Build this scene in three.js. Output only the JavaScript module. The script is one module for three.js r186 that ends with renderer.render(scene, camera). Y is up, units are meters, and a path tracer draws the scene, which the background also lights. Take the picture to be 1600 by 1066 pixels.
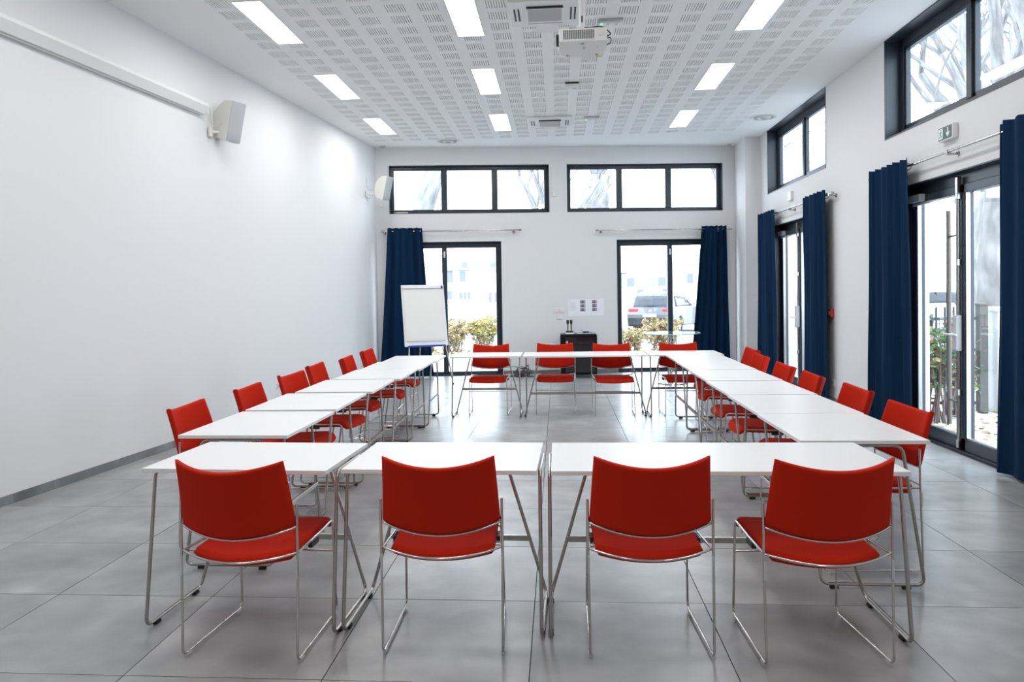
import * as THREE from 'three';
import { RoundedBoxGeometry } from 'three/addons/geometries/RoundedBoxGeometry.js';
import { mergeGeometries, mergeVertices, toCreasedNormals } from 'three/addons/utils/BufferGeometryUtils.js';
import { RectAreaLightUniformsLib } from 'three/addons/lights/RectAreaLightUniformsLib.js';
import { ImprovedNoise } from 'three/addons/math/ImprovedNoise.js';

// ---------------------------------------------------------------- camera, sky, exposure
const scene = new THREE.Scene();
const renderer = new THREE.WebGLRenderer({ antialias: true });
renderer.toneMapping = THREE.LinearToneMapping;
renderer.toneMappingExposure = 1.6;
renderer.shadowMap.enabled = true;
RectAreaLightUniformsLib.init();

const FOCAL = 1220.6;                                               // pixels of the 1600 x 1066 frame
const camera = new THREE.PerspectiveCamera(2 * Math.atan(533 / FOCAL) * 180 / Math.PI, 1600 / 1066, 0.05, 400);
camera.position.set(0, 1.488, 0);
camera.rotation.set(-0.0203, 0.0762, -0.016, 'YXZ');
camera.setViewOffset(1600, 1066, 21.3, 51.1, 1600, 1066);
scene.add(camera);

scene.background = new THREE.Color().setRGB(0.74, 0.88, 1.0);      // bright, even overcast
scene.backgroundIntensity = 5.2;
const PANEL_LIGHT = 10.0;                                           // ceiling light panels
const PANEL_COLOR = new THREE.Color().setRGB(1.0, 0.99, 0.98);

// ---------------------------------------------------------------- helpers
let seedState = 12345;
function seed(n) { seedState = n >>> 0; }
function rnd() { seedState = (seedState + 0x6D2B79F5) >>> 0; let t = seedState; t = Math.imul(t ^ (t >>> 15), t | 1); t ^= t + Math.imul(t ^ (t >>> 7), t | 61); return ((t ^ (t >>> 14)) >>> 0) / 4294967296; }
const rr = (a, b) => a + (b - a) * rnd();
const V = (x, y, z) => new THREE.Vector3(x, y, z);
const lerp = THREE.MathUtils.lerp;

const taken = new Map();
function numbered(name) {
  const n = taken.get(name) ?? 0; taken.set(name, n + 1);
  return n ? name + '_' + String(n).padStart(3, '0') : name;
}
function tag(o, label, category, group, kind) {
  if (label) o.userData.label = label;
  if (category) o.userData.category = category;
  if (group) o.userData.group = group;
  if (kind) o.userData.kind = kind;
  return o;
}
function shadowed(m) { m.castShadow = true; m.receiveShadow = true; return m; }
function mesh(name, geometry, material, parent) {
  const g = Array.isArray(geometry) ? merge(geometry) : geometry;
  const m = shadowed(new THREE.Mesh(g, material)); m.name = name; parent.add(m); return m;
}
function merge(list) {
  if (list.length === 1) return list[0];
  return mergeGeometries(list.map((g) => { const h = g.index ? g.toNonIndexed() : g; for (const k of Object.keys(h.attributes)) if (!['position', 'normal', 'uv'].includes(k)) h.deleteAttribute(k); return h; }));
}
function thing(name, label, category, position = [0, 0, 0], turn = 0, group, kind) {
  const o = new THREE.Group(); o.name = numbered(name); o.position.set(...position); o.rotation.y = turn; scene.add(o);
  return tag(o, label, category, group, kind);
}
function copyOf(root, position, turn, label, group) {
  const c = root.clone(); c.name = numbered(root.name.replace(/_\d{3}$/, '')); scene.add(c);
  c.userData = { ...root.userData }; c.position.set(...position); c.rotation.y = turn;
  if (label) c.userData.label = label; if (group) c.userData.group = group;
  return c;
}
function box(w, h, d, x = 0, y = 0, z = 0) { return new THREE.BoxGeometry(w, h, d).translate(x, y, z); }
function span(x0, x1, y0, y1, z0, z1) { return box(x1 - x0, y1 - y0, z1 - z0, (x0 + x1) / 2, (y0 + y1) / 2, (z0 + z1) / 2); }
function rbox(w, h, d, r, x = 0, y = 0, z = 0, s = 2) { return new RoundedBoxGeometry(w, h, d, s, r).translate(x, y, z); }
function rspan(x0, x1, y0, y1, z0, z1, r = 0.004) { return rbox(x1 - x0, y1 - y0, z1 - z0, r, (x0 + x1) / 2, (y0 + y1) / 2, (z0 + z1) / 2, 1); }
function cyl(r0, r1, h, x = 0, y = 0, z = 0, seg = 20) { return new THREE.CylinderGeometry(r0, r1, h, seg).translate(x, y, z); }
// polyline with rounded corners
function rounded(pts, fillet, steps = 5) {
  const out = [pts[0].clone()];
  for (let i = 1; i < pts.length - 1; i++) {
    const a = pts[i - 1], b = pts[i], c = pts[i + 1];
    const ab = a.clone().sub(b), cb = c.clone().sub(b), f = Math.min(fillet, ab.length() * 0.48, cb.length() * 0.48);
    const p = b.clone().addScaledVector(ab.normalize(), f), q = b.clone().addScaledVector(cb.normalize(), f);
    for (let k = 0; k <= steps; k++) { const t = k / steps; out.push(p.clone().multiplyScalar((1 - t) ** 2).addScaledVector(b, 2 * t * (1 - t)).addScaledVector(q, t * t)); }
  }
  out.push(pts[pts.length - 1].clone());
  return out;
}
// a tube through given points; radius may be a function of 0..1
function sweep(pts, radius, seg = 8, caps = true) {
  const R = typeof radius === 'function' ? radius : () => radius, n = pts.length;
  const pos = [], idx = [], uv = [];
  let nrm = null, prevT = null;
  for (let i = 0; i < n; i++) {
    const t = pts[Math.min(n - 1, i + 1)].clone().sub(pts[Math.max(0, i - 1)]).normalize();
    if (!nrm) { nrm = Math.abs(t.y) < 0.9 ? V(0, 1, 0) : V(1, 0, 0); nrm.sub(t.clone().multiplyScalar(nrm.dot(t))).normalize(); }
    else { const q = new THREE.Quaternion().setFromUnitVectors(prevT, t); nrm.applyQuaternion(q); nrm.sub(t.clone().multiplyScalar(nrm.dot(t))).normalize(); }
    prevT = t.clone();
    const b = t.clone().cross(nrm), r = R(i / (n - 1));
    for (let k = 0; k < seg; k++) { const a = k / seg * Math.PI * 2, p = pts[i].clone().addScaledVector(nrm, Math.cos(a) * r).addScaledVector(b, Math.sin(a) * r); pos.push(p.x, p.y, p.z); uv.push(k / seg, i / n); }
  }
  for (let i = 0; i < n - 1; i++) for (let k = 0; k < seg; k++) { const a = i * seg + k, b = i * seg + (k + 1) % seg; idx.push(a, b, a + seg, b, b + seg, a + seg); }
  if (caps) for (const [i, s] of [[0, 1], [n - 1, -1]]) {
    const c = pos.length / 3; pos.push(pts[i].x, pts[i].y, pts[i].z); uv.push(0.5, 0.5);
    for (let k = 0; k < seg; k++) { const a = i * seg + k, b = i * seg + (k + 1) % seg; s > 0 ? idx.push(c, b, a) : idx.push(c, a, b); }
  }
  const g = new THREE.BufferGeometry();
  g.setAttribute('position', new THREE.Float32BufferAttribute(pos, 3)); g.setAttribute('uv', new THREE.Float32BufferAttribute(uv, 2)); g.setIndex(idx); g.computeVertexNormals();
  return g;
}
const tube = (pts, r, fillet = 0.03, seg = 8) => sweep(rounded(pts.map((p) => p.isVector3 ? p : V(...p)), fillet), r, seg);
const rod = (a, b, r, seg = 10) => sweep([V(...a), V(...b)], r, seg);
// a solid between two surfaces over (s, t) in 0..1
function gridSolid(front, back, nu, nv, uvScale = 1) {
  const pos = [], uv = [], idx = [], row = nu + 1, per = row * (nv + 1);
  for (const f of [front, back]) for (let j = 0; j <= nv; j++) for (let i = 0; i <= nu; i++) { const p = f(i / nu, j / nv); pos.push(p[0], p[1], p[2]); uv.push(i / nu * uvScale, j / nv * uvScale); }
  for (let j = 0; j < nv; j++) for (let i = 0; i < nu; i++) { const a = j * row + i, b = a + 1, c = a + row, d = c + 1; idx.push(a, b, c, b, d, c, per + a, per + c, per + b, per + b, per + c, per + d); }
  const edge = (a, b) => idx.push(a, per + a, b, b, per + a, per + b);
  for (let i = 0; i < nu; i++) { edge(i, i + 1); edge(nv * row + i + 1, nv * row + i); }
  for (let j = 0; j < nv; j++) { edge((j + 1) * row, j * row); edge(j * row + nu, (j + 1) * row + nu); }
  const g = new THREE.BufferGeometry();
  g.setAttribute('position', new THREE.Float32BufferAttribute(pos, 3)); g.setAttribute('uv', new THREE.Float32BufferAttribute(uv, 2)); g.setIndex(idx); g.computeVertexNormals();
  return g;
}
// frames of the walls: local x runs to the right seen from inside, local z into the room
const WALLS = {
  right: { origin: V(3.5, 0, 0), turn: -Math.PI / 2 },              // local x = world z
  back: { origin: V(0, 0, -14.18), turn: Math.atan(0.125) },
  left: { origin: V(-4.5235, 0, 0), turn: Math.PI / 2 - Math.atan(0.095) },
  rear: { origin: V(0, 0, 2.6), turn: Math.PI },
};
function onWall(w, u, y, d) { const f = WALLS[w]; return V(u, y, d).applyAxisAngle(V(0, 1, 0), f.turn).add(f.origin); }
function wallThing(w, u, y, d, name, label, category, group, kind) {
  const p = onWall(w, u, y, d); return thing(name, label, category, [p.x, p.y, p.z], WALLS[w].turn, group, kind);
}

// ---------------------------------------------------------------- textures and materials
const noise = new ImprovedNoise();
function dataTexture(size, fn, srgb = true) {
  const d = new Uint8Array(size * size * 4);
  for (let y = 0; y < size; y++) for (let x = 0; x < size; x++) { const c = fn(x / size, y / size), i = (y * size + x) * 4; d[i] = c[0]; d[i + 1] = c[1]; d[i + 2] = c[2]; d[i + 3] = 255; }
  const t = new THREE.DataTexture(d, size, size); t.magFilter = THREE.LinearFilter; t.wrapS = t.wrapT = THREE.RepeatWrapping; if (srgb) t.colorSpace = THREE.SRGBColorSpace; t.needsUpdate = true; return t;
}
function wrapNoise(u, v, f, z) {   // tiles at 1
  const a = noise.noise(u * f, v * f, z), b = noise.noise((u - 1) * f, v * f, z), c = noise.noise(u * f, (v - 1) * f, z), d = noise.noise((u - 1) * f, (v - 1) * f, z);
  return lerp(lerp(a, b, u), lerp(c, d, u), v);
}
seed(7);
const cementTex = dataTexture(1024, (u, v) => {
  const n = wrapNoise(u, v, 5, 1.3) * 28 + wrapNoise(u, v, 11, 4.1) * 26 + wrapNoise(u, v * 1, 23, 8.7) * 14 + wrapNoise(u, v, 70, 2.2) * 4 + (rnd() - 0.5) * 4;
  const streak = wrapNoise(u, v, 16, 21.7); const s = Math.max(0, streak - 0.18) * 34;
  return [150 + n + s, 151 + n + s, 151 + n + s * 0.96];
});
const weaveTex = dataTexture(128, (u, v) => { const a = Math.sin(u * 2 * Math.PI * 32) * Math.sin(v * 2 * Math.PI * 32) * 40 + (rnd() - 0.5) * 50; const k = 128 + a; return [k, k, k]; }, false);
weaveTex.repeat.set(3, 3);
const barkTex = dataTexture(128, (u, v) => { const k = 140 + wrapNoise(u, v, 12, 3.3) * 70 + wrapNoise(u, v, 30, 6) * 30; return [k, k * 0.98, k * 0.95]; });

const std = (r, g, b, roughness = 0.6, metalness = 0, extra = {}) => { const m = new THREE.MeshStandardMaterial({ roughness, metalness, ...extra }); m.color.setRGB(r, g, b); return m; };
const phys = (r, g, b, o) => { const m = new THREE.MeshPhysicalMaterial(o); m.color.setRGB(r, g, b); return m; };
const M = {
  wall: std(0.75, 0.75, 0.755, 0.8),
  ceiling: std(0.86, 0.86, 0.86, 0.8),
  felt: std(0.75, 0.74, 0.73, 1),
  grout: std(0.16, 0.16, 0.155, 0.9),
  tiles: [1, 0.95, 1.05].map((k) => { const m = std(k * 1.08, k * 1.08, k * 1.08, 0.3); m.map = cementTex; return m; }),
  skirting: [1, 0.9, 1.08].map((k) => { const m = std(0.62 * k, 0.64 * k, 0.66 * k, 0.45); m.map = cementTex; return m; }),
  alu: std(0.020, 0.031, 0.046, 0.36),
  aluTrim: std(0.5, 0.5, 0.5, 0.3, 0.9),
  gasket: std(0.01, 0.01, 0.012, 0.7),
  glass: phys(1, 1, 1, { transmission: 1, roughness: 0, thickness: 0, ior: 1.5 }),
  chrome: std(0.60, 0.58, 0.55, 0.16, 1),
  satin: std(0.42, 0.40, 0.37, 0.22, 1),
  red: phys(0.50, 0.017, 0.004, { roughness: 0.9, specularIntensity: 0.3, sheen: 0.06, sheenRoughness: 0.5, sheenColor: new THREE.Color(0.5, 0.12, 0.1), bumpMap: weaveTex, bumpScale: 0.0006 }),
  tableTop: std(0.82, 0.82, 0.82, 0.33),
  tableEdge: std(0.76, 0.75, 0.73, 0.5),
  black: std(0.012, 0.012, 0.013, 0.5),
  blackGloss: phys(0.008, 0.009, 0.011, { roughness: 0.12, clearcoat: 0.6 }),
  rubber: std(0.015, 0.015, 0.015, 0.8),
  clearPlastic: phys(0.9, 0.92, 0.95, { transmission: 0.6, roughness: 0.35, thickness: 0 }),
  whitePlastic: std(0.78, 0.78, 0.77, 0.45),
  creamPlastic: std(0.74, 0.73, 0.68, 0.5),
  lightGrey: std(0.62, 0.62, 0.63, 0.6),
  greyPlastic: std(0.45, 0.46, 0.47, 0.5),
  speakerCloth: std(0.46, 0.47, 0.49, 0.9),
  darkGrille: std(0.05, 0.05, 0.05, 0.8),
  curtain: phys(0.003, 0.023, 0.060, { roughness: 0.95, specularIntensity: 0.3, sheen: 0.08, sheenRoughness: 0.6, sheenColor: new THREE.Color(0.1, 0.25, 0.5), bumpMap: weaveTex, bumpScale: 0.0005 }),
  redPlastic: std(0.55, 0.02, 0.015, 0.4),
  paper: std(0.80, 0.79, 0.75, 0.8),
  whiteboard: std(0.82, 0.83, 0.84, 0.3),
  bluePlastic: std(0.02, 0.05, 0.42, 0.4),
  tableGlass: phys(0.86, 0.96, 0.93, { transmission: 1, roughness: 0.02, thickness: 0, ior: 1.5 }),
  tableGlassEdge: phys(0.45, 0.75, 0.68, { transmission: 0.5, roughness: 0.15, thickness: 0 }),
  timber: std(0.13, 0.10, 0.072, 0.55),
  render: std(0.72, 0.73, 0.74, 0.8),
  paving: std(0.42, 0.42, 0.42, 0.9),
  asphalt: std(0.22, 0.225, 0.235, 0.95),
  bark: std(0.80, 0.82, 0.86, 0.95, 0, { map: barkTex }),
  fence: std(0.02, 0.024, 0.03, 0.5),
  darkWood: std(0.08, 0.075, 0.07, 0.8),
  stem: std(0.14, 0.10, 0.08, 0.9),
  leafGold: std(0.42, 0.31, 0.12, 0.8, 0, { side: THREE.DoubleSide }),
  leafBrown: std(0.32, 0.19, 0.10, 0.85, 0, { side: THREE.DoubleSide }),
  leafTan: std(0.50, 0.40, 0.28, 0.85, 0, { side: THREE.DoubleSide }),
  leafGreen: std(0.09, 0.17, 0.05, 0.7, 0, { side: THREE.DoubleSide }),
  slate: std(0.19, 0.20, 0.23, 0.8),
  houseWall: std(0.66, 0.64, 0.60, 0.9),
  houseWindow: std(0.15, 0.165, 0.19, 0.3),
  carPaint: phys(0.12, 0.125, 0.135, { metalness: 0.3, roughness: 0.35, clearcoat: 1 }),
  carGlass: std(0.03, 0.035, 0.045, 0.08),
  tyre: std(0.02, 0.02, 0.02, 0.9),
  alloy: std(0.55, 0.55, 0.57, 0.35, 0.9),
  tailLamp: std(0.45, 0.02, 0.03, 0.3),
  plate: std(0.75, 0.75, 0.75, 0.5),
  cable: std(0.012, 0.012, 0.013, 0.55),
};
M.panelGlow = std(0.9, 0.9, 0.9, 0.6); M.panelGlow.emissive.setRGB(1, 0.99, 0.97); M.panelGlow.emissiveIntensity = 1.6;

// ---------------------------------------------------------------- room shell
const CEIL = 4.09;
// floor outline (x, z), also the clip polygon of the tiles
const leftX = (z) => -4.5235 + 0.095 * -z;
const FLOOR = [[leftX(2.6), 2.6], [3.5, 2.6], [3.5, -13.77], [3.25, -13.80], [3.23, -14.58], [leftX(-13.75), -13.76]];
{
  const floor = thing('floor', 'grey cement-look tiled floor with thin joints', 'floor', [0, 0, 0], 0, null, 'structure');
  mesh('bed', span(-5.0, 3.76, -0.25, -0.009, -14.9, 2.9), M.grout, floor);
  // Sutherland-Hodgman clip against the room, which is convex but for the pier (tiles run under it)
  const room = [[leftX(2.6), 2.6], [3.5, 2.6], [3.5, -14.62], [leftX(-13.75), -13.75]];
  const clip = (poly) => {
    let out = poly;
    for (let i = 0; i < room.length; i++) {
      const [ax, az] = room[i], [bx, bz] = room[(i + 1) % room.length], inside = ([x, z]) => (bx - ax) * (z - az) - (bz - az) * (x - ax) <= 1e-9, src = out; out = [];
      for (let k = 0; k < src.length; k++) {
        const p = src[k], q = src[(k + 1) % src.length], ip = inside(p), iq = inside(q);
        if (ip) out.push(p);
        if (ip !== iq) {
          const d = (bx - ax) * (q[1] - p[1]) - (bz - az) * (q[0] - p[0]), e = (bx - ax) * (p[1] - az) - (bz - az) * (p[0] - ax), t = -e / d;
          out.push([p[0] + (q[0] - p[0]) * t, p[1] + (q[1] - p[1]) * t]);
        }
      }
      if (!out.length) break;
    }
    return out;
  };
  seed(31);
  const S = 0.8, J = 0.0022;
  for (let r = -10; r < 15; r++) for (let c = -1; c < 11; c++) {
    const x0 = -4.131 + c * S + J, x1 = -4.131 + (c + 1) * S - J, z0 = -4.53 - r * S - S + J, z1 = -4.53 - r * S - J;
    const poly = clip([[x0, z1], [x1, z1], [x1, z0], [x0, z0]]);
    const ox = rnd(), oz = rnd(), turnT = rnd() < 0.5, mat = M.tiles[Math.floor(rnd() * 3)], lift = (rnd() - 0.5) * 0.0006;
    if (poly.length < 3) continue;
    const area = Math.abs(poly.reduce((s, p, i) => { const q = poly[(i + 1) % poly.length]; return s + p[0] * q[1] - q[0] * p[1]; }, 0) / 2);
    if (area < 0.002) continue;
    const pos = [], uv = [], idx = [], n = poly.length;
    const put = (x, y, z) => { pos.push(x, y, z); const a = (x - x0) / 2.6 + ox, b = (z - z0) / 2.6 + oz; turnT ? uv.push(b, a) : uv.push(a, b); };
    for (const [x, z] of poly) put(x, lift, z);
    for (let i = 1; i < n - 1; i++) idx.push(0, i, i + 1);
    for (let i = 0; i < n; i++) { const p = poly[i], q = poly[(i + 1) % n], b = pos.length / 3; put(p[0], lift, p[1]); put(q[0], lift, q[1]); put(p[0], -0.009, p[1]); put(q[0], -0.009, q[1]); idx.push(b, b + 2, b + 1, b + 1, b + 2, b + 3); }
    const g = new THREE.BufferGeometry();
    g.setAttribute('position', new THREE.Float32BufferAttribute(pos, 3)); g.setAttribute('uv', new THREE.Float32BufferAttribute(uv, 2)); g.setIndex(idx);
    mesh('tile', toCreasedNormals(g, 0.5), mat, floor);
  }
}
function wallShape(u0, u1, y0, y1, holes, depth) {
  const s = new THREE.Shape([new THREE.Vector2(u0, y0), new THREE.Vector2(u1, y0), new THREE.Vector2(u1, y1), new THREE.Vector2(u0, y1)]);
  for (const [a, b, c, d] of holes) s.holes.push(new THREE.Path([new THREE.Vector2(a, c), new THREE.Vector2(a, d), new THREE.Vector2(b, d), new THREE.Vector2(b, c)]));
  return new THREE.ExtrudeGeometry(s, { depth, bevelEnabled: false }).translate(0, 0, -depth);
}
const WIN_BACK = [[-3.0, -0.13, 2.92, 3.782], [0.195, 3.045, 2.92, 3.782]];
const DOOR_BACK = [[-3.06, -1.013, 0.0, 2.41], [1.087, 3.08, 0.0, 2.41]];
const WIN_RIGHT = [[-13.3, -10.48, 3.04, CEIL], [-8.645, -5.82, 3.04, CEIL]];
const DOOR_RIGHT = [[-12.9, -10.94, 0.0, 2.49], [-8.24, -6.28, 0.0, 2.49]];
const TH = 0.36;
{
  const wb = wallThing('back', 0, 0, 0, 'wall_back', 'white painted wall with two tall glass doors and two high windows', 'wall', null, 'structure');
  mesh('plaster', wallShape(-3.8, 4.2, -0.25, 4.45, [...WIN_BACK, ...DOOR_BACK].map(([a, b, c, d]) => [a, b, c < 0.01 ? -0.02 : c, d]), TH), M.wall, wb);
  const wr = wallThing('right', 0, 0, 0, 'wall_right', 'white painted wall with curtained doors and windows up to the ceiling', 'wall', null, 'structure');
  mesh('plaster', wallShape(-15.2, 3.0, -0.25, 4.45, [...WIN_RIGHT, ...DOOR_RIGHT].map(([a, b, c, d]) => [a, b, c < 0.01 ? -0.02 : c, d]), 0.26), M.wall, wr);
  mesh('corner_pier', span(-14.75, -13.775, -0.02, 4.3, 0, 0.255), M.wall, wr);
  const wl = wallThing('left', 0, 0, 0, 'wall_left', 'blank white painted wall with a projection screen case', 'wall', null, 'structure');
  mesh('plaster', wallShape(-3.1, 14.6, -0.25, 4.45, [], TH), M.wall, wl);
  const we = wallThing('rear', 0, 0, 0, 'wall_rear', 'plain white painted wall opposite the back windows', 'wall', null, 'structure');
  mesh('plaster', wallShape(-4.2, 5.2, -0.25, 4.45, [], TH), M.wall, we);
  // skirting
  const skirt = (w, runs, name, label) => {
    const o = wallThing(w, 0, 0, 0, name, label, 'skirting', null, 'structure'); seed(5);
    for (const [a, b] of runs) for (let u = a; u < b - 0.02; u += 0.402) {
      const e = Math.min(b, u + 0.4), g = span(u, e, 0.0005, 0.07, 0.0005, 0.011), p = g.attributes.position, t = g.attributes.uv, o1 = rnd(), o2 = rnd();
      for (let i = 0; i < p.count; i++) t.setXY(i, p.getX(i) / 2 + o1, p.getY(i) / 2 + o2);
      mesh('skirting_tile', g, M.skirting[Math.floor(rnd() * 3)], o);
    }
  };
  skirt('left', [[-2.2, 13.85]], 'baseboard_left', 'low grey cement tile skirting along the blank wall');
  skirt('back', [[-3.27, -3.07], [-1.0, 1.08]], 'baseboard_back', 'low grey cement tile skirting between the two glass doors');
  skirt('right', [[-13.76, -12.92], [-10.92, -8.26], [-6.26, 2.5]], 'baseboard_right', 'low grey cement tile skirting along the curtained wall');
}
// ceiling: slotted acoustic plasterboard inside a plain border
{
  const PX = 0.305, PZ = 0.30, NX = 20, T = 0.0125;
  const x0 = -3.06 - 0.0575, x1 = x0 + NX * PX, zNear = 1.77, NZ = 50, zFar = zNear - NZ * PZ;     // rows keep the phase of the block at z = -7.53
  const c = thing('ceiling', 'white plasterboard ceiling with blocks of short acoustic slots', 'ceiling', [0, CEIL, 0], 0, null, 'structure');
  mesh('slab', span(-5.2, 3.86, T + 0.002, 0.36, -14.95, 2.95), M.felt, c);
  mesh('border_panel', span(-5.2, x0, 0, T, -14.95, 2.95), M.ceiling, c);
  mesh('border_panel', span(x1, 3.5, 0, T, -14.95, 2.95), M.ceiling, c);
  mesh('border_panel', span(x0, x1, 0, T, -14.95, zFar), M.ceiling, c);
  mesh('border_panel', span(x0, x1, 0, T, zNear, 2.95), M.ceiling, c);
  const pos = [], idx = [];
  const quad = (a, b, e, d) => { const k = pos.length / 3; pos.push(...a, ...b, ...e, ...d); idx.push(k, k + 1, k + 2, k, k + 2, k + 3); };
  const down = (a, b, za, zb) => quad([a, 0, za], [b, 0, za], [b, 0, zb], [a, 0, zb]);
  const bz0 = -0.05, bz1 = -0.25, bx0 = 0.0575, n = 8, pitch = 0.0236, w = 0.0068;
  down(0, PX, bz0, 0); down(0, PX, -PZ, bz1);
  let last = 0;
  for (let i = 0; i < n; i++) {
    const a = bx0 + 0.0125 + i * pitch - w / 2, b = a + w;
    down(last, a, bz1, bz0); last = b;
    quad([a, 0, bz1], [a, 0, bz0], [a, T, bz0], [a, T, bz1]); quad([b, 0, bz0], [b, 0, bz1], [b, T, bz1], [b, T, bz0]);
    quad([a, 0, bz0], [b, 0, bz0], [b, T, bz0], [a, T, bz0]); quad([b, 0, bz1], [a, 0, bz1], [a, T, bz1], [b, T, bz1]);
  }
  down(last, PX, bz1, bz0);
  const g = new THREE.BufferGeometry(); g.setAttribute('position', new THREE.Float32BufferAttribute(pos, 3)); g.setIndex(idx); g.computeVertexNormals();
  const im = new THREE.InstancedMesh(g, M.ceiling, NX * NZ); im.name = 'slotted_board'; im.userData.kind = 'stuff'; shadowed(im);
  const m = new THREE.Matrix4(); let k = 0;
  for (let i = 0; i < NX; i++) for (let j = 0; j < NZ; j++) im.setMatrixAt(k++, m.makeTranslation(x0 + i * PX, 0, zNear - j * PZ));
  c.add(im);
}
// ---------------------------------------------------------------- windows and doors
let winNo = 0, doorNo = 0;
function makeWindow(w, [u0, u1, y0, y1], lights, label, sashes, recess = 0.09) {
  const o = wallThing(w, 0, 0, 0, 'window_' + (++winNo), label, 'window', null, 'structure');
  const d1 = -recess, d0 = d1 - 0.07, F = sashes ? 0.085 : 0.055;
  // metal lining of the reveal, then frame
  mesh('reveal_lining', [span(u0, u1, y0, y0 + 0.012, d0, 0.006), span(u0, u1, y1 - 0.012, y1, d0, 0.002), span(u0, u0 + 0.012, y0, y1, d0, 0.006), span(u1 - 0.012, u1, y0, y1, d0, 0.006)], M.alu, o);
  const a = u0 + 0.012, b = u1 - 0.012, c = y0 + 0.012, d = y1 - 0.012;
  mesh('frame', [rspan(a, b, c, c + F, d0, d1), rspan(a, b, d - F, d, d0, d1), rspan(a, a + F, c, d, d0, d1), rspan(b - F, b, c, d, d0, d1)], M.alu, o);
  const iw = b - a - 2 * F, mw = 0.085;
  for (let i = 1; i < lights; i++) { const x = a + F + iw * i / lights; mesh('mullion', rspan(x - mw / 2, x + mw / 2, c + F, d - F, d0 + 0.005, d1 + 0.008), M.alu, o); }
  for (let i = 0; i < lights; i++) {
    const xa = a + F + iw * i / lights + (i ? mw / 2 : 0), xb = a + F + iw * (i + 1) / lights - (i < lights - 1 ? mw / 2 : 0);
    const sash = sashes ? 0.035 : 0.012;
    mesh('sash', [span(xa, xb, c + F, c + F + sash, d0 + 0.01, d1 - 0.012), span(xa, xb, d - F - sash, d - F, d0 + 0.01, d1 - 0.012), span(xa, xa + sash, c + F, d - F, d0 + 0.01, d1 - 0.012), span(xb - sash, xb, c + F, d - F, d0 + 0.01, d1 - 0.012)], M.alu, o);
    mesh('pane', span(xa + sash - 0.004, xb - sash + 0.004, c + F + sash - 0.004, d - F - sash + 0.004, d1 - 0.038, d1 - 0.032), M.glass, o);
  }
  return o;
}
makeWindow('back', WIN_BACK[0], 3, 'high three-pane window with dark frame above the flip chart', false);
{
  const o = scene.children[scene.children.length - 1];
  mesh('opening_latch', [rspan(-2.92, -2.68, 2.938, 2.958, -0.09, -0.07)], M.aluTrim, o);
}
makeWindow('back', WIN_BACK[1], 3, 'high three-pane window with dark frame above the black cabinet', false);
makeWindow('right', WIN_RIGHT[0], 2, 'high two-pane window with dark frame beside the corner pier', true, 0.15);
makeWindow('right', WIN_RIGHT[1], 2, 'high two-pane window with dark frame above the exit sign', true, 0.15);

function backDoor([u0, u1, y0, y1], label) {
  const o = wallThing('back', 0, 0, 0, 'door_' + (++doorNo), label, 'door', null, 'structure');
  const d0 = -0.17, d1 = -0.09, mid = (u0 + u1) / 2, F = 0.05, L = 0.045;
  mesh('reveal_lining', [span(u0, u1, y1 - 0.012, y1, d0, 0.006), span(u0, u0 + 0.012, 0, y1, d0, 0.006), span(u1 - 0.012, u1, 0, y1, d0, 0.006)], M.alu, o);
  mesh('frame', [rspan(u0, u1, y1 - F - 0.012, y1 - 0.012, d0, d1), rspan(u0 + 0.012, u0 + F, 0.0, y1, d0, d1), rspan(u1 - F, u1 - 0.012, 0.0, y1, d0, d1)], M.alu, o);
  mesh('threshold', rspan(u0, u1, -0.008, 0.02, d0 - 0.03, d1 + 0.03), M.alu, o);
  for (const [a, b] of [[u0 + F, mid], [mid, u1 - F]]) {
    const leaf = mesh('door_leaf', [rspan(a, b, y1 - F - 0.012 - L, y1 - F - 0.012, d0 + 0.01, d1 + 0.006), rspan(a, b, 0.02, 0.065, d0 + 0.01, d1 + 0.006), rspan(a, a + L, 0.02, y1 - F - 0.012, d0 + 0.01, d1 + 0.006), rspan(b - L, b, 0.02, y1 - F - 0.012, d0 + 0.01, d1 + 0.006)], M.alu, o);
    mesh('pane', span(a + L - 0.004, b - L + 0.004, 0.061, y1 - F - 0.008 - L, -0.130, -0.124), M.glass, leaf);
  }
  mesh('door_contact', rspan(mid - 0.015, mid + 0.015, 2.13, 2.24, -0.085, -0.065), M.whitePlastic, o);
  return o;
}
backDoor(DOOR_BACK[0], 'dark framed double glass door behind the flip chart');
backDoor(DOOR_BACK[1], 'dark framed double glass door behind the round glass table');
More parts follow.
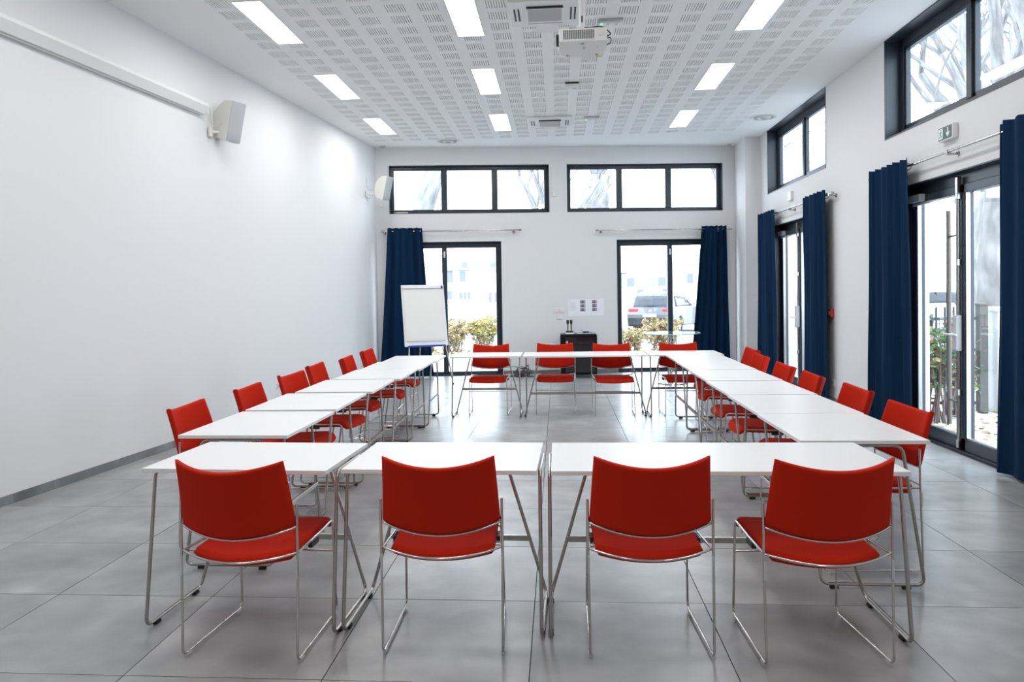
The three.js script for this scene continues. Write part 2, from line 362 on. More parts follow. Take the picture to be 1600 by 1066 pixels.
function sideDoor([u0, u1, y0, y1], label) {
  const o = wallThing('right', 0, 0, 0, 'door_' + (++doorNo), label, 'door', null, 'structure');
  const d0 = -0.17, d1 = -0.09, mid = (u0 + u1) / 2, F = 0.06, L = 0.075, top = y1 - 0.012 - F;
  mesh('reveal_lining', [span(u0, u1, y1 - 0.012, y1, d0, 0.006), span(u0, u0 + 0.012, 0, y1, d0, 0.006), span(u1 - 0.012, u1, 0, y1, d0, 0.006)], M.alu, o);
  mesh('frame', [rspan(u0, u1, top - 0.04, y1 - 0.012, d0, d1), rspan(u0 + 0.012, u0 + F, 0, y1, d0, d1), rspan(u1 - F, u1 - 0.012, 0, y1, d0, d1)], M.alu, o);
  mesh('threshold', rspan(u0, u1, -0.008, 0.016, d0 - 0.03, d1 + 0.05), M.alu, o);
  const leaves = [];
  for (const [a, b] of [[u0 + F, mid - 0.002], [mid + 0.002, u1 - F]]) {
    const leaf = mesh('door_leaf', [rspan(a, b, top - 0.04 - L, top - 0.042, d0 + 0.01, d1 + 0.012), rspan(a, b, 0.018, 0.125, d0 + 0.01, d1 + 0.012), rspan(a, a + L, 0.018, top - 0.042, d0 + 0.01, d1 + 0.012), rspan(b - L, b, 0.018, top - 0.042, d0 + 0.01, d1 + 0.012)], M.alu, o);
    leaves.push(leaf);
    mesh('pane', span(a + L - 0.004, b - L + 0.004, 0.121, top - 0.036 - L, -0.130, -0.124), M.glass, leaf);
    mesh('glazing_bead', [span(a + L, a + L + 0.012, 0.125, top - 0.04 - L, -0.122, d1 + 0.004), span(a + L, b - L, 0.125, 0.137, -0.122, d1 + 0.004)], M.aluTrim, leaf);
  }
  // closer, rod bolts, lever handle, outside pull bar
  mesh('door_closer', [rspan(u0 + 0.09, u0 + 0.33, top - 0.105, top - 0.035, d1 + 0.012, d1 + 0.075, 0.008), rspan(u0 + 0.12, u0 + 0.52, top - 0.14, top - 0.118, d1 + 0.02, d1 + 0.045, 0.004)], M.greyPlastic, o);
  const bx = mid + 0.012;
  const bolt = mesh('rod_bolt', [rod([bx, 0.03, d1 + 0.035], [bx, top + 0.02, d1 + 0.035], 0.012), rspan(bx - 0.022, bx + 0.022, top - 0.17, top + 0.03, d1 + 0.012, d1 + 0.05, 0.005), rspan(bx - 0.018, bx + 0.018, 0.03, 0.11, d1 + 0.012, d1 + 0.05, 0.005), rspan(bx - 0.016, bx + 0.016, 0.50, 0.56, d1 + 0.012, d1 + 0.05, 0.005), rspan(bx - 0.016, bx + 0.016, 1.66, 1.72, d1 + 0.012, d1 + 0.05, 0.005)], M.satin, o);
  mesh('lock_case', rspan(bx - 0.035, bx + 0.03, 0.90, 1.22, d1 + 0.012, d1 + 0.075, 0.012), M.greyPlastic, bolt);
  mesh('lever_handle', [tube([[bx - 0.01, 1.05, d1 + 0.07], [bx - 0.01, 1.05, d1 + 0.115], [bx + 0.12, 1.05, d1 + 0.115]], 0.011, 0.02), tube([[bx - 0.01, 1.05, d1 + 0.115], [bx - 0.10, 1.05, d1 + 0.112]], 0.009, 0.02)], M.whitePlastic, bolt);
  mesh('lock_cylinder', [cyl(0.017, 0.017, 0.02).rotateX(Math.PI / 2).translate(mid - 0.05, 1.33, d1 + 0.02), cyl(0.017, 0.017, 0.02).rotateX(Math.PI / 2).translate(mid - 0.05, 0.86, d1 + 0.02), cyl(0.02, 0.02, 0.02).rotateX(Math.PI / 2).translate(mid - 0.05, top - 0.18, d1 + 0.02)], M.aluTrim, o);
  mesh('pull_bar', [rod([mid - 0.52, 0.16, d0 - 0.06], [mid - 0.52, 2.2, d0 - 0.06], 0.022), rod([mid - 0.52, 0.4, d0 - 0.06], [mid - 0.04, 0.4, d0 + 0.02], 0.01), rod([mid - 0.52, 1.95, d0 - 0.06], [mid - 0.04, 1.95, d0 + 0.02], 0.01)], M.timber, o);
  return o;
}
sideDoor(DOOR_RIGHT[0], 'dark framed double glass door beside the corner pier, half hidden by curtains');
sideDoor(DOOR_RIGHT[1], 'dark framed double glass door under the exit sign');

// ---------------------------------------------------------------- ceiling lamps
const colName = ['row along the blank wall', 'row between projector and blank wall', 'row along the curtained wall'];
const nth = ['first', 'second', 'third', 'fourth', 'fifth', 'sixth'];
{
  const LW = 0.262, LL = 1.17;
  [-2.705, -0.835, 1.945].forEach((x, ci) => [-12.0, -9.665, -7.335, -5.0, -2.67, -0.34].forEach((z, ri) => {
    const dz = ci === 2 ? -0.15 : 0;
    const o = thing('ceiling_light', `${nth[ri]} white light panel from the back windows in the ${colName[ci]}`, 'ceiling light', [x, CEIL, z + dz], 0, 'recessed ceiling light panels');
    const a = LW / 2, b = LL / 2, f = 0.006;
    mesh('trim', [span(-a - f, -a, -0.006, 0, -b - f, b + f), span(a, a + f, -0.006, 0, -b - f, b + f), span(-a, a, -0.006, 0, -b - f, -b), span(-a, a, -0.006, 0, b, b + f)], M.whitePlastic, o);
    mesh('diffuser', span(-a, a, -0.003, 0, -b, b), M.panelGlow, o);
    const l = new THREE.RectAreaLight(PANEL_COLOR, PANEL_LIGHT, LW, LL); l.name = 'panel_lamp'; l.position.set(0, -0.008, 0); l.rotation.x = -Math.PI / 2; l.castShadow = true; o.add(l);
  }));
}

// ---------------------------------------------------------------- tables
function makeTable(L, D, label, group, inset = 0.016) {
  const t = thing('folding_table', label, 'table', [0, 0, 0], 0, group);
  mesh('tabletop', rbox(L, 0.019, D, 0.0022, 0, 0.7265, 0, 1), M.tableTop, t);
  for (const e of [-1, 1]) {
    const xe = e * (L / 2 - inset);
    const f = mesh('side_frame', [
      tube([[xe - e * 0.004, 0.7075, -D / 2 + 0.16], [xe - e * 0.004, 0.7075, D / 2 - 0.125], [xe, 0.021, D / 2 - 0.022], [xe, 0.021, -D / 2 + 0.10], [e * (L / 2 - 0.195), 0.712, -D / 2 + 0.085]], 0.0085, 0.045, 10),
    ], M.satin, t);
    for (const z of [D / 2 - 0.11, -D / 2 + 0.16]) mesh('glide', rbox(0.022, 0.015, 0.04, 0.003, xe, 0.0075, z, 1), M.rubber, f);
  }
  const bx = L / 2 - inset - 0.383 * (0.195 - inset) + 0.004;
  mesh('crossbar', rspan(-bx, bx, 0.272, 0.300, -D / 2 + 0.086, -D / 2 + 0.104, 0.004), M.satin, t);
  return t;
}
const rowOf = { near: 'row farther from the cabinet', wall: 'row along the blank wall', curt: 'row along the curtains', cab: 'row before the black cabinet' };
const gTables = 'white tables set in a rectangle';
const corner = makeTable(0.845, 0.615, 'small white table at the corner by the blank wall, opposite the cabinet row', gTables, -0.011);
corner.position.set(-1.408, 0, -3.592); corner.rotation.y = -0.05;
copyOf(corner, [-0.514, 0, -3.590], -0.026, 'small white table between long table and corner table, opposite the cabinet row');
const long = makeTable(1.455, 0.615, 'long white table with two chairs, opposite the cabinet row', gTables, -0.011);
long.position.set(0.688, 0, -3.572);
const small = makeTable(0.845, 0.615, 'sixth small white table from the cabinet end, along the blank wall', gTables);
small.position.set(-1.768, 0, -4.525); small.rotation.y = -Math.PI / 2 - 0.012;
[[-1.775, -5.447], [-1.752, -6.365], [-1.715, -7.262], [-1.690, -8.118], [-1.665, -8.965]].forEach(([x, z], i) =>
  copyOf(small, [x, 0, z], -Math.PI / 2 - 0.012, `${nth[4 - i]} small white table from the cabinet end, along the blank wall`));
[[1.487, -4.350], [1.497, -5.203], [1.508, -6.070], [1.520, -6.966], [1.530, -7.855], [1.542, -8.708]].forEach(([x, z], i) =>
  copyOf(small, [x, 0, z], Math.PI / 2, `${nth[5 - i]} small white table from the cabinet end, along the curtained wall`));
copyOf(small, [-0.868, 0, -9.48], Math.PI, 'small white table of the cabinet row, on the blank wall side');
const farLong = makeTable(1.455, 0.615, 'long white table in front of the black cabinet', gTables);
farLong.position.set(0.305, 0, -9.45); farLong.rotation.y = Math.PI;
copyOf(small, [1.475, 0, -9.452], Math.PI, 'small white table of the cabinet row, on the curtained wall side');

// ---------------------------------------------------------------- chairs
function makeChair(label, group) {
  const c = thing('stacking_chair', label, 'chair', [0, 0, 0], 0, group);
  const yb = (s) => 0.562 - 0.038 * (1 - s * s), yt = (s) => 0.838 - 0.034 * (1 - s * s) ** 1.0;
  const bz = (s, t) => 0.232 + 0.078 * (1 - s * s) + t * 0.062 + 0.016 * t * t;
  const half = (t) => lerp(0.243, 0.226, t);
  const side = (dir) => (a, b) => {
    const s = a * 2 - 1, t = b, e = Math.min(1, Math.min(1 - Math.abs(s), 1.02 - Math.abs(2 * t - 1)) / 0.07), th = 0.004 + 0.0125 * Math.sqrt(Math.max(0, 1 - (1 - e) ** 2));
    return [s * half(t), lerp(yb(s), yt(s), t), bz(s, t) + dir * th];
  };
  mesh('backrest', gridSolid(side(1), side(-1), 44, 30, 4), M.red, c);
  const seatY = (s, t) => 0.462 - 0.010 * (1 - s * s) * (1 - t * 0.3) - 0.02 * t - 0.032 * Math.max(0, 1 - t / 0.16) ** 2;
  const seatZ = (s, t) => lerp(-0.288 + 0.02 * s * s * s * s, 0.205 + 0.084 * (1 - s * s), t);
  const seatX = (s, t) => s * lerp(0.219, 0.216, t);
  const seatSide = (dir) => (a, b) => {
    const s = a * 2 - 1, t = b, e = Math.min(1, Math.min(1 - Math.abs(s), 1.0 - Math.abs(2 * t - 1)) / 0.10), th = 0.004 + 0.018 * Math.sqrt(Math.max(0, 1 - (1 - e) ** 2));
    return [seatX(s, t), seatY(s, t) - 0.014 + dir * th, seatZ(s, t)];
  };
  mesh('seat', gridSolid((a, b) => seatSide(1)(1 - a, b), (a, b) => seatSide(-1)(1 - a, b), 36, 36, 4), M.red, c);
  for (const e of [-1, 1]) {
    const f = mesh('side_frame', tube([[e * 0.2495, 0.648, 0.238], [e * 0.2495, 0.45, 0.240], [e * 0.2465, 0.0155, 0.256], [e * 0.2325, 0.0155, -0.252], [e * 0.2265, 0.447, -0.232], [e * 0.233, 0.442, -0.05], [e * 0.2445, 0.446, 0.236]], 0.0055, 0.035, 8), M.chrome, c);
    for (const z of [0.215, -0.205]) mesh('glide', rbox(0.016, 0.016, 0.042, 0.003, e * (z > 0 ? 0.2455 : 0.234), 0.008, z, 1), M.clearPlastic, f);
    mesh('stacking_buffer', rbox(0.007, 0.075, 0.010, 0.003, e * 0.2475, 0.385, 0.250, 1), M.clearPlastic, f);
    mesh('linking_bracket', rbox(0.022, 0.026, 0.085, 0.005, e * 0.226, 0.418, 0.005, 1), M.black, c);
  }
  const N = 24, arc = (fn) => Array.from({ length: N + 1 }, (_, i) => V(...fn(i / N * 2 - 1)));
  mesh('back_rail', sweep(arc((s) => [s * 0.2495, yb(s) - 0.007, bz(s, 0) + 0.002]), 0.0052, 8), M.chrome, c);
  mesh('seat_rail', sweep(arc((s) => [s * 0.2465, 0.449 - 0.024 * (1 - s * s), 0.237 + 0.078 * (1 - s * s)]), 0.0052, 8), M.chrome, c);
  mesh('stretcher', rod([-0.228, 0.30, -0.239], [0.228, 0.30, -0.239], 0.0045, 8), M.chrome, c);
  mesh('under_rail', [rod([-0.228, 0.423, -0.13], [0.228, 0.423, -0.13], 0.0045, 8), rod([-0.23, 0.42, 0.09], [0.23, 0.42, 0.09], 0.0045, 8)], M.chrome, c);
  return c;
}
const gChairs = 'red chairs around the tables';
const chair = makeChair('red chair at the small corner table by the blank wall, opposite the cabinet row', gChairs);
chair.position.set(-1.298, 0, -3.315); chair.rotation.y = -0.057;
copyOf(chair, [-0.497, 0, -3.395], 0.03, 'red chair at the small table beside the long table, opposite the cabinet row');
copyOf(chair, [0.352, 0, -3.395], 0.018, 'red chair at the long table, on its half beside the table gap');
copyOf(chair, [1.022, 0, -3.355], 0.06, 'red chair at the long table, on its half by the curtained wall');
[[-1.965, -4.62, 0], [-1.955, -5.55, 0], [-1.945, -6.40, -0.13], [-1.995, -7.27, 0.0], [-1.91, -8.10, 0.06], [-1.945, -9.095, 0]].forEach(([x, z, a], i) =>
  copyOf(chair, [x, 0, z], -Math.PI / 2 + a, `${nth[5 - i]} red chair from the cabinet end, along the blank wall`));
[[1.592, -4.39, 0.06], [1.625, -5.25, 0.0], [1.60, -6.09, -0.04], [1.615, -6.85, 0], [1.665, -7.87, -0.02], [1.775, -8.66, 0]].forEach(([x, z, a], i) =>
  copyOf(chair, [x, 0, z], Math.PI / 2 + a, `${nth[5 - i]} red chair from the cabinet end, along the curtained wall`));
[[-0.855, -9.60, 'at the small table on the blank wall side'], [-0.045, -9.64, 'at the long table, with cables behind it'], [0.655, -9.51, 'at the long table, in front of the cabinet edge'], [1.475, -9.51, 'in front of the round glass table']].forEach(([x, z, l]) =>
  copyOf(chair, [x, 0, z], Math.PI, `red chair of the cabinet row ${l}`));

// ---------------------------------------------------------------- curtains and rods
function curtain(w, top, bottom, yTop, yBottom, d, folds, label, ringsAt, phase = 0) {
  const o = wallThing(w, 0, 0, 0, 'curtain', label, 'curtain', 'navy grommet curtains');
  const P = (off) => (a, b) => {
    const t = b, u = lerp(lerp(bottom[0], bottom[1], a), lerp(top[0], top[1], a), t ** 0.8);
    const k = a * folds + phase, amp = lerp(0.055, 0.045, t) * (0.75 + 0.35 * Math.sin(k * 1.7 + 1)) * (w === 'right' ? 0.72 : 1), wave = Math.sin(k * Math.PI * 2 + 0.25 * Math.sin(b * 5 + a * 9));
    const sharp = Math.sign(wave) * Math.abs(wave) ** 0.75;
    return [u + 0.012 * Math.sin(k * Math.PI * 4) * (1 - 0.4 * t), lerp(yBottom, yTop, t) + 0.006 * Math.sin(k * 6.28) * t, d + lerp(0.012, w === 'right' ? 0.042 : 0.034, t) + amp * sharp * 0.85 + 0.008 * Math.sin(b * 7 + a * 20) * (1 - t) + off];
  };
  mesh('cloth', gridSolid(P(0.002), P(-0.002), folds * 26, 40, 6), M.curtain, o);
  for (const [u] of ringsAt) mesh('eyelet', new THREE.TorusGeometry(0.03, 0.007, 8, 20).rotateY(ringsAt.turn ?? 0.9).translate(u, yTop - 0.07, d + 0.005), M.aluTrim, o);
  return o;
}
function curtainRod(w, u0, u1, y, d, brackets, label) {
  const o = wallThing(w, 0, 0, 0, 'curtain_rod', label, 'curtain rod', 'steel curtain rods');
  mesh('rod', rod([u0, y, d], [u1, y, d], 0.0125, 12), M.chrome, o);
  for (const u of [u0, u1]) mesh('finial', cyl(0.018, 0.018, 0.05).rotateZ(Math.PI / 2).translate(u, y, d), M.satin, o);
  for (const u of brackets) mesh('bracket', [rod([u, y - 0.02, 0.0], [u, y - 0.02, d], 0.009), cyl(0.026, 0.026, 0.012).rotateX(Math.PI / 2).translate(u, y - 0.02, 0.007), rbox(0.024, 0.045, 0.034, 0.004, u, y - 0.008, d, 1)], M.satin, o);
}
curtainRod('back', -3.13, -0.68, 2.60, 0.11, [-3.09, -0.78], 'steel curtain rod above the glass door behind the flip chart');
curtainRod('back', 0.71, 3.14, 2.575, 0.11, [0.80, 3.06], 'steel curtain rod above the glass door behind the glass table');
curtainRod('right', -13.52, -10.02, 2.655, 0.085, [-13.4, -11.8, -10.1], 'steel curtain rod above the door beside the corner pier');
curtainRod('right', -8.82, -5.05, 2.655, 0.085, [-8.72, -7.12, -5.15], 'steel curtain rod above the door under the exit sign');
curtain('back', [-3.03, -2.42], [-3.22, -2.25], 2.655, 0.03, 0.11, 5, 'navy curtain hanging behind the flip chart', [[-2.47]]);
curtain('back', [2.60, 3.06], [2.36, 3.12], 2.63, 0.03, 0.11, 5, 'navy curtain hanging behind the round glass table', [[2.63], [2.92]], 0.3);
curtain('right', [-13.42, -12.5], [-13.6, -12.48], 2.72, 0.03, 0.072, 6, 'navy curtain beside the corner pier', [[-12.55]], 0.1);
curtain('right', [-11.05, -10.2], [-11.2, -10.2], 2.72, 0.03, 0.072, 5, 'navy curtain beside the red alarm button', [[-10.55], [-10.25]], 0.5);
curtain('right', [-8.72, -7.84], [-8.85, -7.80], 2.72, 0.03, 0.072, 6, 'navy curtain beside the light switch and door closer', [[-7.93]], 0.2);
curtain('right', [-6.30, -5.25], [-6.44, -5.15], 2.72, 0.03, 0.072, 6, 'wide navy curtain past the lever handle of the door under the exit sign', [[-5.4]], 0.6);

// ---------------------------------------------------------------- ceiling fittings
function cassette(x, z, label) {
  const o = thing('air_conditioner', label, 'air conditioner', [x, CEIL, z], 0, 'ceiling air conditioners');
  mesh('panel', rbox(0.66, 0.03, 0.66, 0.008, 0, -0.015, 0), M.whitePlastic, o);
  const gr = mesh('intake_grille', rbox(0.345, 0.012, 0.345, 0.004, 0, -0.034, 0), M.whitePlastic, o);
  mesh('louvre_bars', Array.from({ length: 22 }, (_, i) => box(0.31, 0.004, 0.004, 0, -0.0415, -0.15 + i * 0.0143)), M.lightGrey, gr).userData.kind = 'stuff';
  for (const s of [-1, 1]) for (const k of [0.24, 0.277]) mesh('air_slot', [box(0.016, 0.004, 0.31, s * k, -0.0315, 0)], M.black, o);
  mesh('air_slot', box(0.33, 0.02, 0.022, 0, -0.036, 0.20), M.black, o);
  mesh('air_slot', box(0.33, 0.004, 0.012, 0, -0.0315, -0.24), M.greyPlastic, o);
  return o;
}
cassette(-0.082, -7.31, 'white ceiling air conditioner with grille beside the projector pole');
cassette(-0.082, -12.0, 'white ceiling air conditioner with grille past the small box lamp, near the back windows');
for (const [z, l] of [[-7.78, 'small flat white hatch behind the air conditioner by the projector'], [-12.42, 'small flat white hatch behind the far air conditioner']]) {
  const o = thing('access_hatch', l, 'hatch', [-0.065, CEIL, z], 0, 'ceiling access hatches');
  mesh('cover', rbox(0.20, 0.012, 0.22, 0.003, 0, -0.006, 0), M.whitePlastic, o);
  mesh('rim', [span(-0.108, 0.108, -0.004, 0, -0.118, -0.110), span(-0.108, 0.108, -0.004, 0, 0.110, 0.118)], M.whitePlastic, o);
}
for (const [x, z, l] of [[-1.83, -13.3, 'round white air diffuser above the back window'], [3.16, -12.2, 'round white air diffuser beside the high window at the corner pier']]) {
  const o = thing('air_diffuser', l, 'air diffuser', [x, CEIL, z], 0, 'round ceiling air diffusers');
  [0.20, 0.15, 0.10, 0.05].forEach((r, i) => mesh('ring', new THREE.LatheGeometry([[r, 0], [r, -0.008 - i * 0.004], [r - 0.012, -0.016 - i * 0.006], [r - 0.03, -0.004 - i * 0.004], [r - 0.034, 0]].map(([a, b]) => new THREE.Vector2(Math.max(0.0005, a), b)), 36), i % 2 ? M.greyPlastic : M.whitePlastic, o));
}
for (const [x, z, l] of [[0.545, -7.62, 'emergency light box with green lamp behind the projector'], [0.545, -11.8, 'emergency light box with green lamp near the far air conditioner']]) {
  const o = thing('emergency_light', l, 'emergency light', [x, CEIL, z], 0, 'ceiling emergency lights');
  mesh('base', rbox(0.23, 0.02, 0.10, 0.006, 0, -0.010, 0), M.greyPlastic, o);
  mesh('housing', rbox(0.21, 0.03, 0.085, 0.010, 0, -0.034, 0), M.whitePlastic, o);
  const g = std(0.1, 0.6, 0.2, 0.3); g.emissive.setRGB(0.1, 0.9, 0.3); g.emissiveIntensity = 1.2;
  mesh('indicator_lamp', rbox(0.022, 0.014, 0.022, 0.004, -0.09, -0.05, 0.03, 1), g, o);
  for (const dx of [-0.03, 0.05]) mesh('lens', rbox(0.03, 0.008, 0.03, 0.003, dx, -0.051, 0.02, 1), M.clearPlastic, o);
}
{
  const o = thing('safety_lamp', 'small white box lamp on the ceiling between the two air conditioners', 'lamp', [0.214, CEIL, -9.86]);
  mesh('base', rbox(0.165, 0.022, 0.12, 0.004, 0, -0.011, 0), M.darkGrille, o);
  mesh('housing', rbox(0.17, 0.045, 0.115, 0.008, 0, -0.044, 0), M.whitePlastic, o);
  mesh('lens', [rbox(0.06, 0.01, 0.05, 0.004, 0.03, -0.068, 0, 1)], M.clearPlastic, o);
  for (const [x, z, l] of [[3.10, -14.35, 'small white ceiling sensor in the corner by the pier'], [-3.02, -13.55, 'small white ceiling sensor in the corner by the blank wall']]) {
    const d = thing('ceiling_sensor', l, 'sensor', [x, CEIL, z], 0, 'ceiling sensors');
    mesh('base', cyl(0.055, 0.055, 0.015, 0, -0.0075, 0), M.whitePlastic, d); mesh('dome', new THREE.SphereGeometry(0.04, 16, 8, 0, Math.PI * 2, Math.PI / 2, Math.PI / 2).scale(1, 0.7, 1).translate(0, -0.015, 0), M.greyPlastic, d);
  }
}
// projector
{
  const o = thing('projector', 'white projector hanging from the ceiling on a pole', 'projector', [0.215, 3.35, -5.9]);
  const s = new THREE.Shape(); const W = 0.345, D = 0.40;               // outline seen from below, throwing towards the blank wall
  s.moveTo(-W / 2, 0); s.lineTo(W / 2, 0); s.lineTo(W / 2, D - 0.02); s.quadraticCurveTo(W / 2, D, W / 2 - 0.02, D); s.lineTo(-W / 2 + 0.10, D); s.quadraticCurveTo(-W / 2 + 0.02, D - 0.03, -W / 2 - 0.004, D * 0.55); s.closePath();
  const body = mesh('case', new THREE.ExtrudeGeometry(s, { depth: 0.088, bevelEnabled: true, bevelSize: 0.006, bevelThickness: 0.006, bevelSegments: 2, curveSegments: 8 }).rotateX(-Math.PI / 2).translate(0, 0.006, 0), M.whitePlastic, o);
  const slots = []; for (let i = 0; i < 17; i++) for (let j = 0; j < 9; j++) slots.push(box(0.0065, 0.0052, 0.004, -0.142 + i * 0.0137, 0.022 + j * 0.0075, 0.0066));
  mesh('vent_holes', slots, M.darkGrille, body).userData.kind = 'stuff';
  mesh('speaker_grille', cyl(0.021, 0.021, 0.004, 0, 0, 0, 24).rotateX(Math.PI / 2).translate(0.130, 0.058, 0.0066), M.creamPlastic, body);
  const p = mesh('back_panel', rspan(W / 2 + 0.004, W / 2 + 0.012, 0.02, 0.08, -0.30, -0.05), M.darkGrille, o);
  mesh('lens', cyl(0.045, 0.045, 0.03).rotateZ(Math.PI / 2).translate(-W / 2 - 0.012, 0.045, -0.10), M.blackGloss, o);
  mesh('foot', [cyl(0.012, 0.012, 0.008, -0.11, -0.003, -0.33), cyl(0.012, 0.012, 0.008, 0.12, -0.003, -0.33), cyl(0.012, 0.012, 0.008, 0.0, -0.003, -0.05)], M.greyPlastic, body);
  mesh('warning_label', box(0.045, 0.002, 0.018, 0.140, -0.0008, -0.385), std(0.65, 0.62, 0.05, 0.5), body);
  mesh('type_label', [box(0.016, 0.002, 0.05, 0.012, -0.0008, -0.15), box(0.004, 0.002, 0.035, 0.115, -0.0008, -0.13), box(0.03, 0.002, 0.006, -0.02, -0.0008, -0.045)], M.greyPlastic, body);
  mesh('mount_plate', [rbox(0.20, 0.012, 0.16, 0.004, 0.0, 0.125, -0.2), rod([-0.13, 0.10, -0.08], [-0.04, 0.125, -0.16], 0.010), rod([0.12, 0.10, -0.08], [0.04, 0.125, -0.16], 0.010), rod([-0.1, 0.10, -0.33], [-0.04, 0.125, -0.24], 0.010), rod([0.1, 0.10, -0.33], [0.04, 0.125, -0.24], 0.010), rbox(0.09, 0.045, 0.06, 0.005, 0, 0.15, -0.2)], M.whitePlastic, o);
  mesh('pole', [cyl(0.022, 0.022, CEIL - 3.35 - 0.15, 0, (CEIL - 3.35 + 0.15) / 2, -0.2), cyl(0.07, 0.07, 0.012, 0, CEIL - 3.35 - 0.006, -0.2), rbox(0.016, 0.055, 0.01, 0.003, 0, 0.215, -0.176, 1)], M.whitePlastic, o);
  mesh('cable_slot', rbox(0.012, 0.05, 0.006, 0.002, 0, 0.225, -0.172, 1), M.black, o);
  mesh('cable', [tube([[-0.10, 0.11, -0.03], [-0.05, 0.118, -0.06], [0.03, 0.114, -0.07], [0.10, 0.125, -0.05], [0.16, 0.13, -0.08], [0.22, 0.085, -0.12], [0.18, 0.075, -0.14]], 0.0045, 0.03), tube([[0.18, 0.06, -0.13], [0.215, 0.06, -0.11], [0.215, 0.02, -0.12], [0.185, 0.012, -0.14]], 0.004, 0.03), tube([[0.02, 0.16, -0.17], [0.1, 0.135, -0.10], [0.17, 0.115, -0.1]], 0.004, 0.03)], M.cable, o);
}
// loudspeakers: shell with rounded back, flat grille front
function loudspeaker(position, turn, tilt, k, label, wallPoint) {
  const o = thing('wall_speaker', label, 'speaker', position, 0, 'white wall speakers');
  const s = new THREE.Shape(); s.moveTo(0, -0.225); s.lineTo(0, 0.225); s.lineTo(-0.10, 0.215); s.quadraticCurveTo(-0.235, 0.13, -0.235, -0.02); s.quadraticCurveTo(-0.235, -0.14, -0.17, -0.205); s.closePath();
  const shell = mesh('cabinet', new THREE.ExtrudeGeometry(s, { depth: 0.20, bevelEnabled: true, bevelSize: 0.01, bevelThickness: 0.01, bevelSegments: 3, curveSegments: 14 }).translate(0, 0, -0.10), M.creamPlastic, o);
  mesh('front_grille', gridSolid((a, b) => [0.012 + 0.012 * Math.sin(a * Math.PI), -0.228 + b * 0.456, 0.108 - a * 0.216], (a, b) => [-0.002, -0.228 + b * 0.456, 0.108 - a * 0.216], 10, 4), M.speakerCloth, shell);
  shell.scale.setScalar(k); shell.rotation.set(0, turn, tilt, 'YXZ');
  const b = V(...wallPoint).sub(V(...position)), n = V(1, 0, 0.1).normalize();
    mesh('wall_bracket', [rbox(0.03, 0.10, 0.06, 0.006, b.x + 0.02, b.y, b.z), sweep([b.clone().addScaledVector(n, 0.03), V(-0.16, -0.10, -0.02).lerp(b, 0.3), V(-0.15, -0.09, -0.03)], 0.016, 10)], M.creamPlastic, o);
  mesh('cable', [tube([b.clone().add(V(0.01, 0.26, -0.02)), b.clone().add(V(0.02, 0.12, 0)), b.clone().add(V(0.06, 0.06, 0.02)), V(-0.08, 0.02, 0)], 0.003, 0.08), tube([b.clone().add(V(0.03, -0.06, 0.02)), b.clone().add(V(0.06, -0.09, 0.03)), b.clone().add(V(0.11, -0.06, 0.03))], 0.004, 0.03)], M.greyPlastic, o);
}
loudspeaker([-3.49, 3.395, -8.35], -0.36, -0.24, 0.95, 'white wall speaker at the end of the projection screen case', [-3.735, 3.27, -8.22]);
loudspeaker([-2.86, 3.285, -13.15], -0.40, -0.24, 0.86, 'white wall speaker in the corner beside the high back window', [-3.262, 3.215, -13.25]);
// projection screen case along the blank wall
{
  const o = wallThing('left', 0, 0, 0, 'projection_screen', 'long white projection screen case high on the blank wall', 'projection screen');
  const s = new THREE.Shape([[0.001, 3.535], [0.108, 3.533], [0.115, 3.522], [0.112, 3.50], [0.062, 3.425], [0.001, 3.418]].map(([a, b]) => new THREE.Vector2(a, b)));
  const L = 5.6; mesh('case', new THREE.ExtrudeGeometry(s, { depth: L, bevelEnabled: false }).rotateY(Math.PI / 2).scale(1, 1, -1).translate(0, 0, 0), M.whitePlastic, o).position.set(8.10 - L, 0, 0);
  const g = o.children[0].geometry; // flip winding after the mirror
  const ix = g.index; if (ix) { for (let i = 0; i < ix.count; i += 3) { const t = ix.getX(i); ix.setX(i, ix.getX(i + 2)); ix.setX(i + 2, t); } } else { for (const a of Object.values(g.attributes)) for (let i = 0; i < a.count; i += 3) for (let c = 0; c < a.itemSize; c++) { const t = a.getComponent(i, c); a.setComponent(i, c, a.getComponent(i + 2, c)); a.setComponent(i + 2, c, t); } }
  g.computeVertexNormals();
  mesh('end_cap', rspan(8.10, 8.12, 3.425, 3.53, 0.001, 0.095, 0.008), M.whitePlastic, o);
  mesh('screen_bar', rspan(8.10 - L + 0.05, 8.05, 3.412, 3.420, 0.030, 0.042, 0.003), M.whitePlastic, o);
}
// ---------------------------------------------------------------- things on the walls
function plate(w, u, y, sw, sh, d, name, label, cat, group, mat = M.whitePlastic) {
  const o = wallThing(w, u, y, 0.0005, name, label, cat, group);
  mesh('cover', rbox(sw, sh, d, Math.min(0.004, d / 3), 0, 0, d / 2), mat, o); return o;
}
for (const [u, l] of [[-0.034, 'light switch on the wall beside the poster, on the door side'], [0.071, 'light switch on the wall touching the poster side']]) { const o = plate('back', u, 1.148, 0.085, 0.085, 0.012, 'light_switch', l, 'switch', 'switches by the poster'); mesh('rocker', rbox(0.045, 0.045, 0.008, 0.002, 0, 0, 0.014), M.whitePlastic, o); }
{
  const o = plate('back', 0.03, 1.035, 0.105, 0.105, 0.014, 'thermostat', 'white control plate with a red lamp below the light switches', 'control'); mesh('dial', rbox(0.06, 0.06, 0.006, 0.002, 0, -0.008, 0.016), M.whitePlastic, o);
  const r = std(0.8, 0.1, 0.08, 0.4); r.emissive.setRGB(1, 0.12, 0.1); r.emissiveIntensity = 0.8; mesh('indicator_lamp', rbox(0.016, 0.016, 0.006, 0.002, 0.0, 0.035, 0.016), r, o);
}
plate('back', -0.027, 3.24, 0.08, 0.07, 0.03, 'motion_sensor', 'small white box on the wall between the high windows', 'sensor');
